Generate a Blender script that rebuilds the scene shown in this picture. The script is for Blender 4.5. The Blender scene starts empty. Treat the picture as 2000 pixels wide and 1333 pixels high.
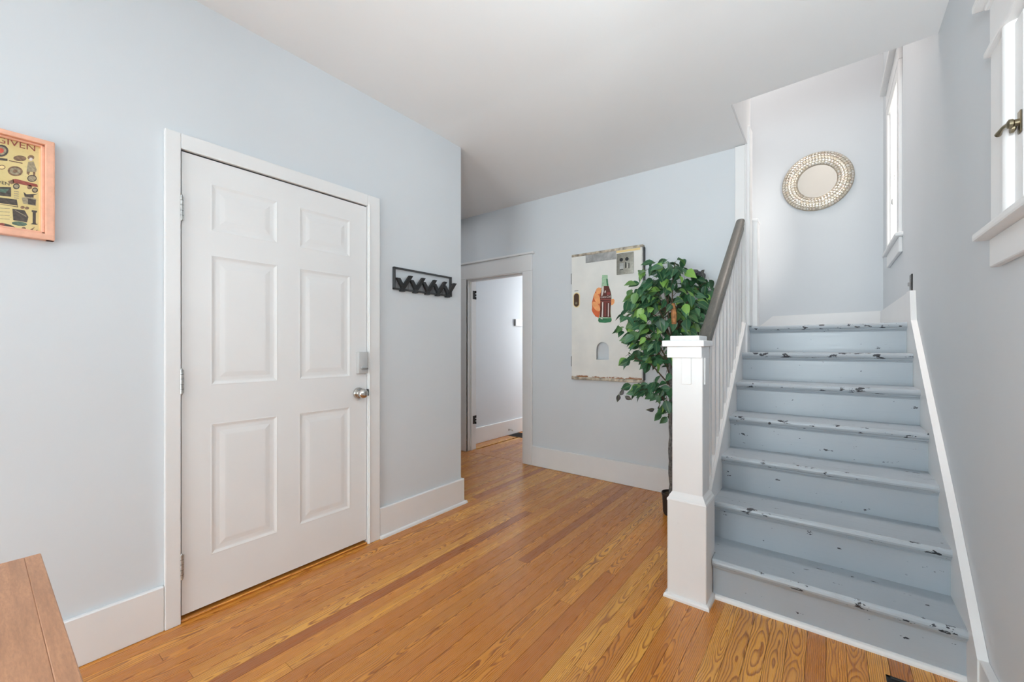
import bpy, bmesh, math, random
from mathutils import Vector, Matrix

random.seed(7)
C = bpy.context.scene.collection
SC = bpy.context.scene
PI = math.pi

# ------------------------------------------------------------------ camera, sky, lights, exposure
YAW = math.radians(37.4474)
EYE = 1.2
cam_d = bpy.data.cameras.new('camera')
cam_d.sensor_width = 36.0
cam_d.lens = 807.19 / 2000 * 36
cam_d.shift_y = 12.1 / 2000
cam_d.clip_start = 0.02
cam = bpy.data.objects.new('camera', cam_d)
C.objects.link(cam)
cam.location = (0, 0, EYE)
cam.rotation_euler = (PI / 2, 0, YAW)
SC.camera = cam

world = bpy.data.worlds.new('overcast_sky')
SC.world = world
world.use_nodes = True
world.node_tree.nodes['Background'].inputs[0].default_value = (0.93, 0.975, 1.0, 1)
world.node_tree.nodes['Background'].inputs[1].default_value = 4.0

SC.view_settings.view_transform = 'Standard'
SC.view_settings.look = 'None'
SC.view_settings.gamma = 1.0
SC.view_settings.use_curve_mapping = False
SC.view_settings.exposure = 0.08
SC.cycles.use_denoising = True
SC.cycles.max_bounces = 10
SC.cycles.diffuse_bounces = 6
SC.cycles.transparent_max_bounces = 12
SC.cycles.sample_clamp_indirect = 6.0
SC.cycles.caustics_reflective = False
SC.cycles.caustics_refractive = False


def area(name, loc, target, sx, sy, power, col=(1, 1, 1), spread=180):
    d = bpy.data.lights.new(name, 'AREA')
    d.shape = 'RECTANGLE'
    d.size, d.size_y, d.energy, d.color = sx, sy, power, col
    d.spread = math.radians(spread)
    o = bpy.data.objects.new(name, d)
    C.objects.link(o)
    o.location = loc
    o.rotation_euler = (Vector(target) - Vector(loc)).to_track_quat('-Z', 'Y').to_euler()
    return o


DAY = (0.87, 0.97, 1.02)
WARM = (1.0, 0.895, 0.83)
SOFT = (0.98, 1.0, 1.02)
LIGHTS = [
    ('rear_fill_light', (-0.95, -3.78, 0.85), (-0.95, 0, 0.9), 2.1, 1.3, 118, DAY),  # added fill from behind the viewer, shining through an added window
    ('left_fill_light', (-2.42, -1.55, 1.5), (0.4, -1.2, 1.5), 1.7, 1.5, 12, DAY),  # added side fill, put in to lift the right wall
    ('daylight_stair_window', (0.62, 4.455, 2.65), (-1.2, 4.455, 2.5), 0.62, 1.2, 116, WARM),
    ('daylight_casement', (0.60, 1.45, 1.85), (-2.2, 1.45, 1.5), 0.85, 0.55, 14, DAY),
    ('hall_fill_light', (-2.42, 5.75, 1.6), (-3.5, 5.5, 1.5), 0.9, 1.3, 53, SOFT),  # unseen light put in to brighten the hall wall; no window built
    ('upstairs_fill_light', (-0.9, 3.9, 5.2), (-0.3, 4.6, 2.5), 1.4, 1.0, 46, WARM),  # added light up the stairwell for the landing, without a lamp
    ('ceiling_bounce_fill', (-0.05, -0.50, 1.40), (-0.05, 1.4, 2.75), 0.35, 0.35, 23.5, DAY, 105),  # added fill aimed up so the ceiling spreads soft light
    ('rear_up_fill', (-0.4, -1.7, 1.3), (-0.4, -1.7, 3.0), 0.4, 0.4, 52, DAY, 130),  # added upward fill behind the viewer; no floor lamp stands there
    ('stair_top_fill', (-0.02, 3.45, 5.2), (-0.02, 3.1, 1.0), 0.6, 0.6, 7.5, WARM, 60),  # unseen top light added to brighten the treads
    ('recess_fill_light', (-3.2, 2.9, 2.66), (-3.2, 2.9, 0), 0.3, 0.3, 1.6, SOFT),  # small fill added in the recess, no fixture modelled
]
for spec in LIGHTS:
    area(*spec)


# ------------------------------------------------------------------ helpers
def lin(r, g, b):
    f = lambda c: (c / 255 / 12.92) if c / 255 <= 0.04045 else ((c / 255 + 0.055) / 1.055) ** 2.4
    return (f(r), f(g), f(b), 1)


class NT:
    """small wrapper to wire material nodes"""
    def __init__(self, name):
        self.m = bpy.data.materials.new(name)
        self.m.use_nodes = True
        self.t = self.m.node_tree
        self.b = self.t.nodes['Principled BSDF']
        self.out = self.t.nodes['Material Output']

    def n(self, typ, ins=None, **props):
        nd = self.t.nodes.new(typ)
        for k, v in props.items():
            setattr(nd, k, v)
        for k, v in (ins or {}).items():
            self.set(nd.inputs[k], v)
        return nd

    def set(self, sock, v):
        if isinstance(v, bpy.types.NodeSocket):
            self.t.links.new(v, sock)
        elif isinstance(v, bpy.types.Node):
            self.t.links.new(v.outputs[0], sock)
        else:
            sock.default_value = v

    def p(self, **kw):
        for k, v in kw.items():
            self.set(self.b.inputs[k.replace('_', ' ')], v)

    def math(self, op, a, b=None, clamp=False):
        nd = self.t.nodes.new('ShaderNodeMath')
        nd.operation = op
        nd.use_clamp = clamp
        self.set(nd.inputs[0], a)
        if b is not None:
            self.set(nd.inputs[1], b)
        return nd.outputs[0]

    def coord(self, which='Object'):
        return self.n('ShaderNodeTexCoord').outputs[which]

    def mapping(self, vec, scale=(1, 1, 1), loc=(0, 0, 0)):
        return self.n('ShaderNodeMapping', {'Vector': vec, 'Scale': scale, 'Location': loc}).outputs[0]

    def noise(self, vec, scale, detail=3, rough=0.5, dist=0.0):
        return self.n('ShaderNodeTexNoise', {'Vector': vec, 'Scale': scale, 'Detail': detail,
                                             'Roughness': rough, 'Distortion': dist}).outputs[0]

    def ramp(self, fac, stops, interp='LINEAR'):
        nd = self.n('ShaderNodeValToRGB', {'Fac': fac})
        cr = nd.color_ramp
        cr.interpolation = interp
        while len(cr.elements) < len(stops):
            cr.elements.new(0.5)
        for e, (pos, col) in zip(cr.elements, stops):
            e.position = pos
            e.color = col if len(col) == 4 else (*col, 1)
        return nd.outputs[0]

    def mix(self, fac, a, b, blend='MIX'):
        nd = self.n('ShaderNodeMix', data_type='RGBA', blend_type=blend)
        self.set(nd.inputs[0], fac)
        self.set(nd.inputs[6], a)
        self.set(nd.inputs[7], b)
        return nd.outputs[2]

    def bump(self, h, strength=0.1, dist=0.002):
        nd = self.n('ShaderNodeBump', {'Height': h, 'Strength': strength, 'Distance': dist})
        self.set(self.b.inputs['Normal'], nd.outputs[0])


def plain(name, col, rough=0.5, metal=0.0, var=0.04, spec=0.5, nscale=14.0):
    k = NT(name)
    v = k.noise(k.coord(), nscale, 3)
    dark = tuple(c * (1 - var) for c in col[:3]) + (1,)
    lite = tuple(min(1, c * (1 + var)) for c in col[:3]) + (1,)
    k.p(Base_Color=k.ramp(v, [(0.3, dark), (0.7, lite)]), Roughness=rough, Metallic=metal)
    k.b.inputs['Specular IOR Level'].default_value = spec
    return k.m


def paint_wall(name, col):
    k = NT(name)
    co = k.coord()
    v = k.noise(co, 1.3, 4, 0.55)
    k.p(Base_Color=k.ramp(v, [(0.3, tuple(c * 0.985 for c in col[:3])), (0.7, tuple(min(1, c * 1.015) for c in col[:3]))]),
        Roughness=0.62)
    k.b.inputs['Specular IOR Level'].default_value = 0.3
    k.bump(k.noise(co, 180, 2), 0.06, 0.001)
    return k.m


M = {}
M['wall'] = paint_wall('pale_blue_grey_wall_paint', (0.640, 0.670, 0.697))
M['ceiling'] = paint_wall('white_ceiling_paint', (0.80, 0.80, 0.80))
M['rear_wall'] = paint_wall('off_white_wall_paint', (0.76, 0.77, 0.77))


def trim_paint():
    k = NT('white_gloss_trim_paint')
    co = k.coord()
    v = k.noise(co, 3.0, 5, 0.6)
    spots = k.noise(k.mapping(co, (1, 1, 1), (3.1, 1.7, 0.4)), 38, 4, 0.7)
    base = k.ramp(v, [(0.3, (0.755, 0.755, 0.755)), (0.7, (0.785, 0.785, 0.785))])
    wear = k.ramp(spots, [(0.735, (0, 0, 0)), (0.76, (1, 1, 1))])
    k.p(Base_Color=k.mix(k.math('MULTIPLY', wear, 0.45), base, (0.42, 0.41, 0.39, 1)), Roughness=0.34)
    k.bump(k.noise(k.mapping(co, (30, 30, 6)), 6, 2), 0.05, 0.001)
    return k.m


M['trim'] = trim_paint()
M['door'] = plain('white_door_paint', (0.77, 0.77, 0.77), 0.42, var=0.012, nscale=4)


def floor_wood():
    k = NT('heart_pine_floorboard')
    oi = k.n('ShaderNodeObjectInfo').outputs['Random']
    r2 = k.n('ShaderNodeTexWhiteNoise', {'W': k.math('MULTIPLY', oi, 917.3)}, noise_dimensions='1D').outputs[0]
    r3 = k.n('ShaderNodeTexWhiteNoise', {'W': k.math('MULTIPLY', oi, 311.7)}, noise_dimensions='1D').outputs[0]
    sep = k.n('ShaderNodeSeparateXYZ', {'Vector': k.coord()})
    x, y = sep.outputs[0], sep.outputs[1]
    off = k.math('MULTIPLY', oi, 57.0)
    slow = k.n('ShaderNodeCombineXYZ', {'X': k.math('MULTIPLY', x, 4.0), 'Y': k.math('ADD', k.math('MULTIPLY', y, 1.25), off), 'Z': off})
    n1 = k.noise(slow.outputs[0], 1.0, 3, 0.55)
    mid = k.n('ShaderNodeCombineXYZ', {'X': k.math('MULTIPLY', x, 22.0), 'Y': k.math('ADD', k.math('MULTIPLY', y, 5.5), off), 'Z': off})
    n2 = k.noise(mid.outputs[0], 1.0, 4, 0.6)
    cx = k.math('MULTIPLY', k.math('SUBTRACT', r2, 0.5), 0.075)
    xx = k.math('ADD', k.math('SUBTRACT', x, cx), k.math('MULTIPLY', k.math('SUBTRACT', n2, 0.5), 0.010))
    hh = k.math('ADD', k.math('MULTIPLY', k.math('SUBTRACT', n1, 0.5), 0.135), k.math('MULTIPLY', k.math('SUBTRACT', r3, 0.5), 0.05))
    rr = k.math('SQRT', k.math('ADD', k.math('MULTIPLY', xx, xx), k.math('MULTIPLY', hh, hh)))
    ring = k.math('FRACT', k.math('ADD', k.math('MULTIPLY', rr, 165.0), k.math('MULTIPLY', n2, 1.2)))
    band = k.ramp(ring, [(0.0, (0.10, 0.10, 0.10)), (0.42, (0.16, 0.16, 0.16)), (0.80, (0.95, 0.95, 0.95)), (0.90, (0.85, 0.85, 0.85)), (1.0, (0.10, 0.10, 0.10))])
    tone_l = k.ramp(r2, [(0.0, (0.62, 0.235, 0.040)), (0.35, (0.77, 0.325, 0.052)), (0.7, (0.86, 0.43, 0.078)), (0.85, (0.66, 0.26, 0.045)), (1.0, (0.40, 0.12, 0.024))])
    tone_d = k.ramp(r3, [(0.0, (0.25, 0.062, 0.012)), (0.5, (0.33, 0.090, 0.018)), (1.0, (0.19, 0.044, 0.009))])
    col = k.mix(k.math('MULTIPLY', band, 0.92), tone_l, tone_d)
    fib = k.n('ShaderNodeCombineXYZ', {'X': k.math('MULTIPLY', x, 420.0), 'Y': k.math('ADD', k.math('MULTIPLY', y, 9.0), off), 'Z': off})
    f = k.noise(fib.outputs[0], 1.0, 2, 0.5)
    col = k.mix(k.math('MULTIPLY', k.ramp(f, [(0.45, (0, 0, 0)), (0.75, (1, 1, 1))]), 0.22), col, (0.24, 0.075, 0.018, 1))
    blot = k.noise(slow.outputs[0], 2.2, 2, 0.5)
    col = k.mix(k.math('MULTIPLY', k.ramp(blot, [(0.5, (0, 0, 0)), (0.8, (1, 1, 1))]), 0.30), col, (0.33, 0.12, 0.04, 1))
    k.p(Base_Color=col, Roughness=k.ramp(f, [(0.3, (0.24, 0.24, 0.24)), (0.7, (0.34, 0.34, 0.34))]))
    k.b.inputs['Coat Weight'].default_value = 0.22
    k.b.inputs['Specular IOR Level'].default_value = 0.45
    k.b.inputs['Coat Roughness'].default_value = 0.16
    k.bump(band, 0.05, 0.0006)
    return k.m


M['floor'] = floor_wood()
M['subfloor'] = plain('dark_subfloor', (0.09, 0.045, 0.02), 0.8)


def table_wood():
    k = NT('walnut_stained_table_wood')
    co = k.coord()
    g = k.noise(k.mapping(co, (5, 70, 40)), 1.0, 5, 0.65, 0.4)
    g2 = k.ramp(k.noise(k.mapping(co, (55, 300, 100)), 1.0, 4, 0.7), [(0.40, (0, 0, 0)), (0.66, (1, 1, 1))])
    cl = k.noise(co, 3.0, 2)
    col = k.ramp(g, [(0.25, (0.27, 0.125, 0.060)), (0.55, (0.46, 0.225, 0.112)), (0.8, (0.58, 0.30, 0.155))])
    col = k.mix(k.math('MULTIPLY', g2, 0.55), col, (0.25, 0.115, 0.058, 1))
    col = k.mix(k.math('MULTIPLY', cl, 0.35), col, (0.58, 0.28, 0.17, 1))
    k.p(Base_Color=col, Roughness=0.42)
    k.bump(g2, 0.06, 0.0005)
    return k.m


M['table'] = table_wood()


def stair_paint(name, chip_lo):
    k = NT(name)
    co = k.coord()
    rnd = k.n('ShaderNodeObjectInfo').outputs['Random']
    sh = k.n('ShaderNodeCombineXYZ', {'X': k.math('MULTIPLY', rnd, 31.0), 'Y': 0.0, 'Z': k.math('MULTIPLY', rnd, 17.0)}).outputs[0]
    co2 = k.n('ShaderNodeVectorMath', {0: co, 1: sh}, operation='ADD').outputs[0]
    st = k.noise(k.mapping(co2, (1.5, 60, 60)), 2.0, 4, 0.6)
    cl = k.noise(co2, 2.2, 3)
    base = k.ramp(cl, [(0.3, (0.335, 0.375, 0.412)), (0.7, (0.367, 0.408, 0.446))])
    base = k.mix(k.math('MULTIPLY', k.ramp(st, [(0.55, (0, 0, 0)), (0.8, (1, 1, 1))]), 0.25), base, (0.26, 0.31, 0.36, 1))
    chip = k.noise(k.mapping(co2, (17, 34, 34)), 1.0, 4, 0.62)
    chm = k.ramp(chip, [(chip_lo, (0, 0, 0)), (chip_lo + 0.012, (1, 1, 1))])
    col = k.mix(chm, base, (0.018, 0.021, 0.028, 1))
    k.p(Base_Color=col, Roughness=k.ramp(st, [(0.3, (0.27, 0.27, 0.27)), (0.7, (0.38, 0.38, 0.38))]))
    h = k.math('SUBTRACT', k.math('MULTIPLY', st, 0.35), k.math('MULTIPLY', chm, 0.8))
    k.bump(h, 0.22, 0.0012)
    return k.m


M['stair'] = stair_paint('blue_grey_stair_paint', 0.685)
M['nosing'] = stair_paint('chipped_blue_grey_nosing_paint', 0.595)
M['rail'] = None


def rail_paint():
    k = NT('worn_grey_brown_handrail_paint')
    co = k.coord()
    g = k.noise(k.mapping(co, (160, 3, 60)), 1.0, 4, 0.6)
    k.p(Base_Color=k.ramp(g, [(0.3, (0.085, 0.080, 0.070)), (0.6, (0.115, 0.106, 0.090)), (0.78, (0.20, 0.145, 0.10))]), Roughness=0.42)
    return k.m


M['rail'] = rail_paint()
M['nickel'] = plain('satin_nickel', (0.58, 0.57, 0.55), 0.22, 1.0)
M['lock'] = plain('silver_grey_lock_plastic', (0.55, 0.55, 0.55), 0.35, 0.25)
M['hinge'] = plain('painted_steel_hinge', (0.45, 0.45, 0.44), 0.35, 0.7, var=0.25, nscale=90)
M['black'] = plain('black_matte_metal', (0.030, 0.031, 0.033), 0.45, 0.3)
M['rackgrey'] = plain('charcoal_rack_plate', (0.21, 0.215, 0.22), 0.4, 0.2)
M['rack_frame'] = plain('dark_grey_rack_frame', (0.055, 0.057, 0.06), 0.4, 0.3)
M['bronze'] = plain('dark_bronze_plate', (0.03, 0.028, 0.027), 0.35, 0.6)
M['brass'] = plain('aged_brass', (0.32, 0.26, 0.17), 0.3, 1.0, var=0.3, nscale=40)
M['switch'] = plain('grey_switch_toggle', (0.3, 0.3, 0.3), 0.4)
M['white_plastic'] = plain('white_plastic', (0.8, 0.8, 0.79), 0.35, var=0.01)
M['lcd'] = plain('grey_lcd', (0.12, 0.13, 0.13), 0.2)
M['darkgrey'] = plain('grey_plastic_side', (0.22, 0.225, 0.23), 0.5)


def blind_mat():
    k = NT('translucent_white_blind_slat')
    tr = k.n('ShaderNodeBsdfTranslucent', {'Color': (0.85, 0.85, 0.84, 1)})
    mx = k.n('ShaderNodeMixShader', {0: 0.35})
    v = k.noise(k.coord(), 20, 2)
    k.p(Base_Color=k.ramp(v, [(0.3, (0.82, 0.82, 0.81)), (0.7, (0.86, 0.86, 0.85))]), Roughness=0.4)
    k.t.links.new(k.b.outputs[0], mx.inputs[1])
    k.t.links.new(tr.outputs[0], mx.inputs[2])
    k.t.links.new(mx.outputs[0], k.out.inputs[0])
    return k.m


M['blind'] = blind_mat()


def glass_mat():
    k = NT('window_glass')
    tr = k.n('ShaderNodeBsdfTransparent', {'Color': (0.95, 0.97, 0.97, 1)})
    gl = k.n('ShaderNodeBsdfGlossy', {'Roughness': 0.02})
    fr = k.n('ShaderNodeFresnel', {'IOR': 1.45})
    mx = k.n('ShaderNodeMixShader', {0: fr})
    k.t.links.new(tr.outputs[0], mx.inputs[1])
    k.t.links.new(gl.outputs[0], mx.inputs[2])
    k.t.links.new(mx.outputs[0], k.out.inputs[0])
    return k.m


M['glass'] = glass_mat()
M['mirror'] = plain('mirror_glass', (0.93, 0.91, 0.85), 0.02, 1.0, var=0.0)


def disc_mat():
    k = NT('champagne_mosaic_disc')
    oi = k.n('ShaderNodeObjectInfo').outputs['Random']
    col = k.ramp(oi, [(0.0, (0.74, 0.63, 0.49)), (0.3, (0.86, 0.80, 0.68)), (0.6, (0.93, 0.90, 0.83)), (0.8, (0.84, 0.70, 0.60)), (1.0, (0.80, 0.75, 0.62))])
    r = k.n('ShaderNodeTexWhiteNoise', {'W': k.math('MULTIPLY', oi, 517.3)}, noise_dimensions='1D').outputs[0]
    k.p(Base_Color=col, Metallic=0.7, Roughness=k.math('ADD', k.math('MULTIPLY', r, 0.25), 0.12))
    return k.m


M['disc'] = disc_mat()
M['ring'] = plain('dark_champagne_backing', (0.42, 0.36, 0.28), 0.5, 0.4)
M['frame'] = plain('coral_pink_picture_frame', (0.78, 0.42, 0.29), 0.45, var=0.1, nscale=30)


def poster_paper():
    k = NT('yellowed_poster_paper')
    co = k.coord()
    a = k.noise(co, 9, 4)
    ink = k.noise(k.mapping(co, (1, 40, 160)), 1.0, 4, 0.8)
    col = k.ramp(a, [(0.3, (0.60, 0.47, 0.19)), (0.7, (0.70, 0.57, 0.27))])
    col = k.mix(k.math('MULTIPLY', k.ramp(ink, [(0.62, (0, 0, 0)), (0.66, (1, 1, 1))]), 0.4), col, (0.25, 0.17, 0.07, 1))
    k.p(Base_Color=col, Roughness=0.5)
    return k.m


M['paper'] = poster_paper()
M['paper_edge'] = plain('pale_yellow_mat', (0.78, 0.60, 0.28), 0.6, var=0.05)


def enamel():
    k = NT('worn_cream_enamel')
    co = k.coord()
    sep = k.n('ShaderNodeSeparateXYZ', {'Vector': co})
    z = sep.outputs[2]
    g = k.noise(co, 5, 4)
    col = k.ramp(g, [(0.3, (0.70, 0.70, 0.67)), (0.7, (0.80, 0.785, 0.74))])
    # rust creeping up from the lower edge and down from the upper edge
    rn = k.noise(k.mapping(co, (9, 1, 14)), 1.0, 5, 0.7)
    low = k.math('SUBTRACT', 1.0, k.math('DIVIDE', k.math('ADD', z, 0.555), 0.055), clamp=True)
    rust = k.ramp(k.math('MULTIPLY', rn, low), [(0.42, (0, 0, 0)), (0.5, (1, 1, 1))])
    col = k.mix(rust, col, (0.30, 0.12, 0.04, 1))
    sc = k.noise(k.mapping(co, (26, 1, 9), (2, 0, 1)), 1.0, 5, 0.8, 1.5)
    scm = k.ramp(sc, [(0.70, (0, 0, 0)), (0.715, (1, 1, 1))])
    zone = k.math('MULTIPLY', k.math('LESS_THAN', z, -0.33), k.math('GREATER_THAN', sep.outputs[0], -0.02))
    col = k.mix(k.math('MULTIPLY', scm, zone), col, (0.30, 0.29, 0.27, 1))
    k.p(Base_Color=col, Roughness=0.3)
    return k.m


M['enamel'] = enamel()
M['tanrust'] = plain('rusty_tan_metal', (0.45, 0.39, 0.31), 0.5, 0.3, var=0.5, nscale=28)
M['baremetal'] = plain('scuffed_bare_metal', (0.42, 0.42, 0.41), 0.4, 0.7, var=0.25, nscale=20)
M['plate'] = plain('hammered_grey_plate', (0.30, 0.29, 0.25), 0.45, 0.5, var=0.15, nscale=60)
M['hole'] = plain('black_recess', (0.01, 0.01, 0.01), 0.6)
M['hole_brown'] = plain('rusty_keyhole_recess', (0.07, 0.035, 0.02), 0.5)
M['cola'] = plain('printed_dark_red_brown', (0.10, 0.022, 0.014), 0.35, var=0.25, nscale=30)
M['bottle_green'] = plain('printed_bottle_green', (0.34, 0.52, 0.34), 0.35, var=0.2, nscale=30)
M['bottle_dark'] = plain('printed_dark_green', (0.03, 0.17, 0.07), 0.35, var=0.3, nscale=30)
M['hi'] = plain('printed_pale_highlight', (0.66, 0.60, 0.56), 0.35, var=0.1)
M['hi_red'] = plain('printed_red_highlight', (0.27, 0.055, 0.045), 0.35, var=0.2, nscale=30)
M['skin'] = plain('printed_orange_skin', (0.83, 0.36, 0.14), 0.35, var=0.12, nscale=24)
M['skin_d'] = plain('printed_deep_orange', (0.62, 0.13, 0.04), 0.35, var=0.12, nscale=24)
M['ink'] = plain('printed_dark_ink', (0.06, 0.045, 0.035), 0.5, var=0.4, nscale=120)
M['ink_brown'] = plain('printed_brown_ink', (0.19, 0.11, 0.06), 0.5, var=0.4, nscale=120)
M['ink_red'] = plain('printed_red_ink', (0.26, 0.055, 0.035), 0.5, var=0.3, nscale=120)
M['ink_grey'] = plain('printed_grey_ink', (0.30, 0.25, 0.16), 0.5, var=0.3, nscale=160)
M['ink_green'] = plain('printed_green_ink', (0.08, 0.13, 0.09), 0.5, var=0.3, nscale=120)
M['ink_red2'] = plain('printed_bright_red_ink', (0.55, 0.08, 0.04), 0.5, var=0.2)
M['pot'] = plain('dark_nursery_pot', (0.028, 0.018, 0.014), 0.6)
M['soil'] = plain('brown_moss', (0.06, 0.04, 0.02), 0.9, var=0.5, nscale=80)
M['bark'] = plain('grey_bark', (0.13, 0.125, 0.12), 0.8, var=0.5, nscale=60)
M['twig'] = plain('brown_twig', (0.10, 0.065, 0.04), 0.7, var=0.3)
M['trunk_inner'] = plain('orange_brown_peeling_bark', (0.40, 0.17, 0.06), 0.7, var=0.5, nscale=40)


def leaf_mat(name, stops):
    k = NT(name)
    oi = k.n('ShaderNodeObjectInfo').outputs['Random']
    col = k.ramp(oi, stops)
    sep = k.n('ShaderNodeSeparateXYZ', {'Vector': k.coord()})
    vein = k.ramp(k.math('ABSOLUTE', sep.outputs[0]), [(0.0, (1, 1, 1)), (0.0022, (0, 0, 0))])
    col = k.mix(k.math('MULTIPLY', vein, 0.35), col, (0.30, 0.42, 0.16, 1))
    k.p(Base_Color=col, Roughness=0.42)
    tr = k.n('ShaderNodeBsdfTranslucent', {'Color': col})
    mx = k.n('ShaderNodeMixShader', {0: 0.15})
    k.t.links.new(k.b.outputs[0], mx.inputs[1])
    k.t.links.new(tr.outputs[0], mx.inputs[2])
    k.t.links.new(mx.outputs[0], k.out.inputs[0])
    return k.m


M['leaf'] = leaf_mat('green_ficus_leaf', [(0.0, (0.018, 0.070, 0.032)), (0.35, (0.035, 0.120, 0.055)), (0.6, (0.070, 0.185, 0.095)), (0.78, (0.11, 0.23, 0.07)), (0.92, (0.20, 0.40, 0.07)), (1.0, (0.27, 0.48, 0.11))])
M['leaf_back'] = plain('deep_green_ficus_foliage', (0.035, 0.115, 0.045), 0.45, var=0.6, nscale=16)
M['leaf_dead'] = leaf_mat('dusky_purple_leaf', [(0.0, (0.06, 0.055, 0.065)), (1.0, (0.13, 0.12, 0.13))])

WORLD = {}


class MB:
    """collects shapes in world coordinates, then links them as ONE mesh object"""
    def __init__(self):
        self.bm = bmesh.new()

    def _poly(self, vs, idx, mat):
        fs = []
        bv = [self.bm.verts.new(v) for v in vs]
        for f in idx:
            try:
                fc = self.bm.faces.new([bv[i] for i in f])
                fc.material_index = mat
                fs.append(fc)
            except ValueError:
                pass
        return bv, fs

    def box(self, x0, x1, y0, y1, z0, z1, bev=0.0, seg=1, mat=0):
        if x0 > x1: x0, x1 = x1, x0
        if y0 > y1: y0, y1 = y1, y0
        if z0 > z1: z0, z1 = z1, z0
        vs = [(x0, y0, z0), (x1, y0, z0), (x1, y1, z0), (x0, y1, z0), (x0, y0, z1), (x1, y0, z1), (x1, y1, z1), (x0, y1, z1)]
        bv, fs = self._poly(vs, [(0, 3, 2, 1), (4, 5, 6, 7), (0, 1, 5, 4), (1, 2, 6, 5), (2, 3, 7, 6), (3, 0, 4, 7)], mat)
        if bev > 0:
            es = list({e for f in fs for e in f.edges})
            bmesh.ops.bevel(self.bm, geom=es, offset=bev, segments=seg, affect='EDGES', profile=0.6)
        return self

    def prism(self, pts, a0, a1, axis='x', mat=0, bev=0.0):
        """pts: polygon in the two other axes (order y,z / x,z / x,y)"""
        def P(p, a):
            return {'x': (a, p[0], p[1]), 'y': (p[0], a, p[1]), 'z': (p[0], p[1], a)}[axis]
        n = len(pts)
        vs = [P(p, a0) for p in pts] + [P(p, a1) for p in pts]
        idx = [tuple(range(n)), tuple(range(2 * n - 1, n - 1, -1))] + [(i, n + i, n + (i + 1) % n, (i + 1) % n) for i in range(n)]
        bv, fs = self._poly(vs, idx, mat)
        if bev > 0:
            es = list({e for f in fs[:2] for e in f.edges})
            bmesh.ops.bevel(self.bm, geom=es, offset=bev, segments=1, affect='EDGES')
        return self

    def raw(self, vs, idx, mat=0):
        self._poly(vs, idx, mat)
        return self

    def lathe(self, center, prof, n=24, axis='z', mat=0):
        """prof: list of (radius, offset along axis)"""
        c = Vector(center)
        def P(r, h, a):
            u, v = r * math.cos(a), r * math.sin(a)
            return c + {'z': Vector((u, v, h)), 'x': Vector((h, u, v)), 'y': Vector((u, h, v))}[axis]
        vs, idx = [], []
        for (r, h) in prof:
            for i in range(n):
                vs.append(P(max(r, 1e-5), h, 2 * PI * i / n))
        for k in range(len(prof) - 1):
            for i in range(n):
                j = (i + 1) % n
                idx.append((k * n + i, k * n + j, (k + 1) * n + j, (k + 1) * n + i))
        if prof[0][0] > 1e-4: idx.append(tuple(range(n - 1, -1, -1)))
        if prof[-1][0] > 1e-4: idx.append(tuple(range((len(prof) - 1) * n, len(prof) * n)))
        self._poly(vs, idx, mat)
        return self

    def tube(self, pts, radii, n=6, mat=0):
        pts = [Vector(p) for p in pts]
        if not isinstance(radii, (list, tuple)): radii = [radii] * len(pts)
        vs, idx = [], []
        up = Vector((0.13, 0.31, 0.94))
        for k, p in enumerate(pts):
            d = (pts[min(k + 1, len(pts) - 1)] - pts[max(k - 1, 0)]).normalized()
            a = d.cross(up)
            if a.length < 0.05: a = d.cross(Vector((1, 0, 0)))
            a.normalize()
            b = d.cross(a)
            for i in range(n):
                t = 2 * PI * i / n
                vs.append(p + (a * math.cos(t) + b * math.sin(t)) * radii[k])
        for k in range(len(pts) - 1):
            for i in range(n):
                j = (i + 1) % n
                idx.append((k * n + i, k * n + j, (k + 1) * n + j, (k + 1) * n + i))
        idx.append(tuple(range(n - 1, -1, -1)))
        idx.append(tuple(range((len(pts) - 1) * n, len(pts) * n)))
        self._poly(vs, idx, mat)
        return self

    def build(self, name, mats, parent=None, smooth=False, origin=None):
        if not isinstance(mats, (list, tuple)): mats = [mats]
        bmesh.ops.recalc_face_normals(self.bm, faces=self.bm.faces[:])
        xs = [v.co for v in self.bm.verts]
        if origin is None:
            lo = Vector((min(v.x for v in xs), min(v.y for v in xs), min(v.z for v in xs)))
            hi = Vector((max(v.x for v in xs), max(v.y for v in xs), max(v.z for v in xs)))
            origin = (lo + hi) / 2
        origin = Vector(origin)
        for v in self.bm.verts: v.co -= origin
        me = bpy.data.meshes.new(name)
        if smooth:
            for f in self.bm.faces: f.smooth = True
        self.bm.to_mesh(me)
        self.bm.free()
        for m in mats: me.materials.append(m)
        if smooth:
            try: me.set_sharp_from_angle(angle=math.radians(38))
            except Exception: pass
        o = bpy.data.objects.new(name, me)
        C.objects.link(o)
        return put(o, origin, parent)


def put(o, wloc, parent=None):
    wloc = Vector(wloc)
    WORLD[o.name] = wloc
    if parent is not None:
        o.parent = parent
        o.location = wloc - WORLD[parent.name]
    else:
        o.location = wloc
    return o


def tag(o, label=None, cat=None, group=None, kind=None):
    if label: o['label'] = label
    if cat: o['category'] = cat
    if group: o['group'] = group
    if kind: o['kind'] = kind
    return o


def thing(name, loc, label, cat, group=None, kind=None):
    o = bpy.data.objects.new(name, None)
    o.empty_display_size = 0.1
    C.objects.link(o)
    put(o, loc)
    return tag(o, label, cat, group, kind)


def inst(src, wloc, parent, rot=None, name=None):
    """a copy of one part, sharing its mesh"""
    o = src.copy()
    if name: o.name = name
    C.objects.link(o)
    put(o, wloc, parent)
    if rot is not None: o.rotation_euler = rot
    return o


CS, SN = math.cos(YAW), math.sin(YAW)


def ray(px, py):
    a = (px - 1000) / 807.19
    return Vector((-SN + a * CS, CS + a * SN, (678.6 - py) / 807.19))


def on_x(px, py, X):
    r = ray(px, py) * (X / ray(px, py).x)
    return (r.y, r.z + EYE)


def on_y(px, py, Y):
    r = ray(px, py) * (Y / ray(px, py).y)
    return (r.x, r.z + EYE)


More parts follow.
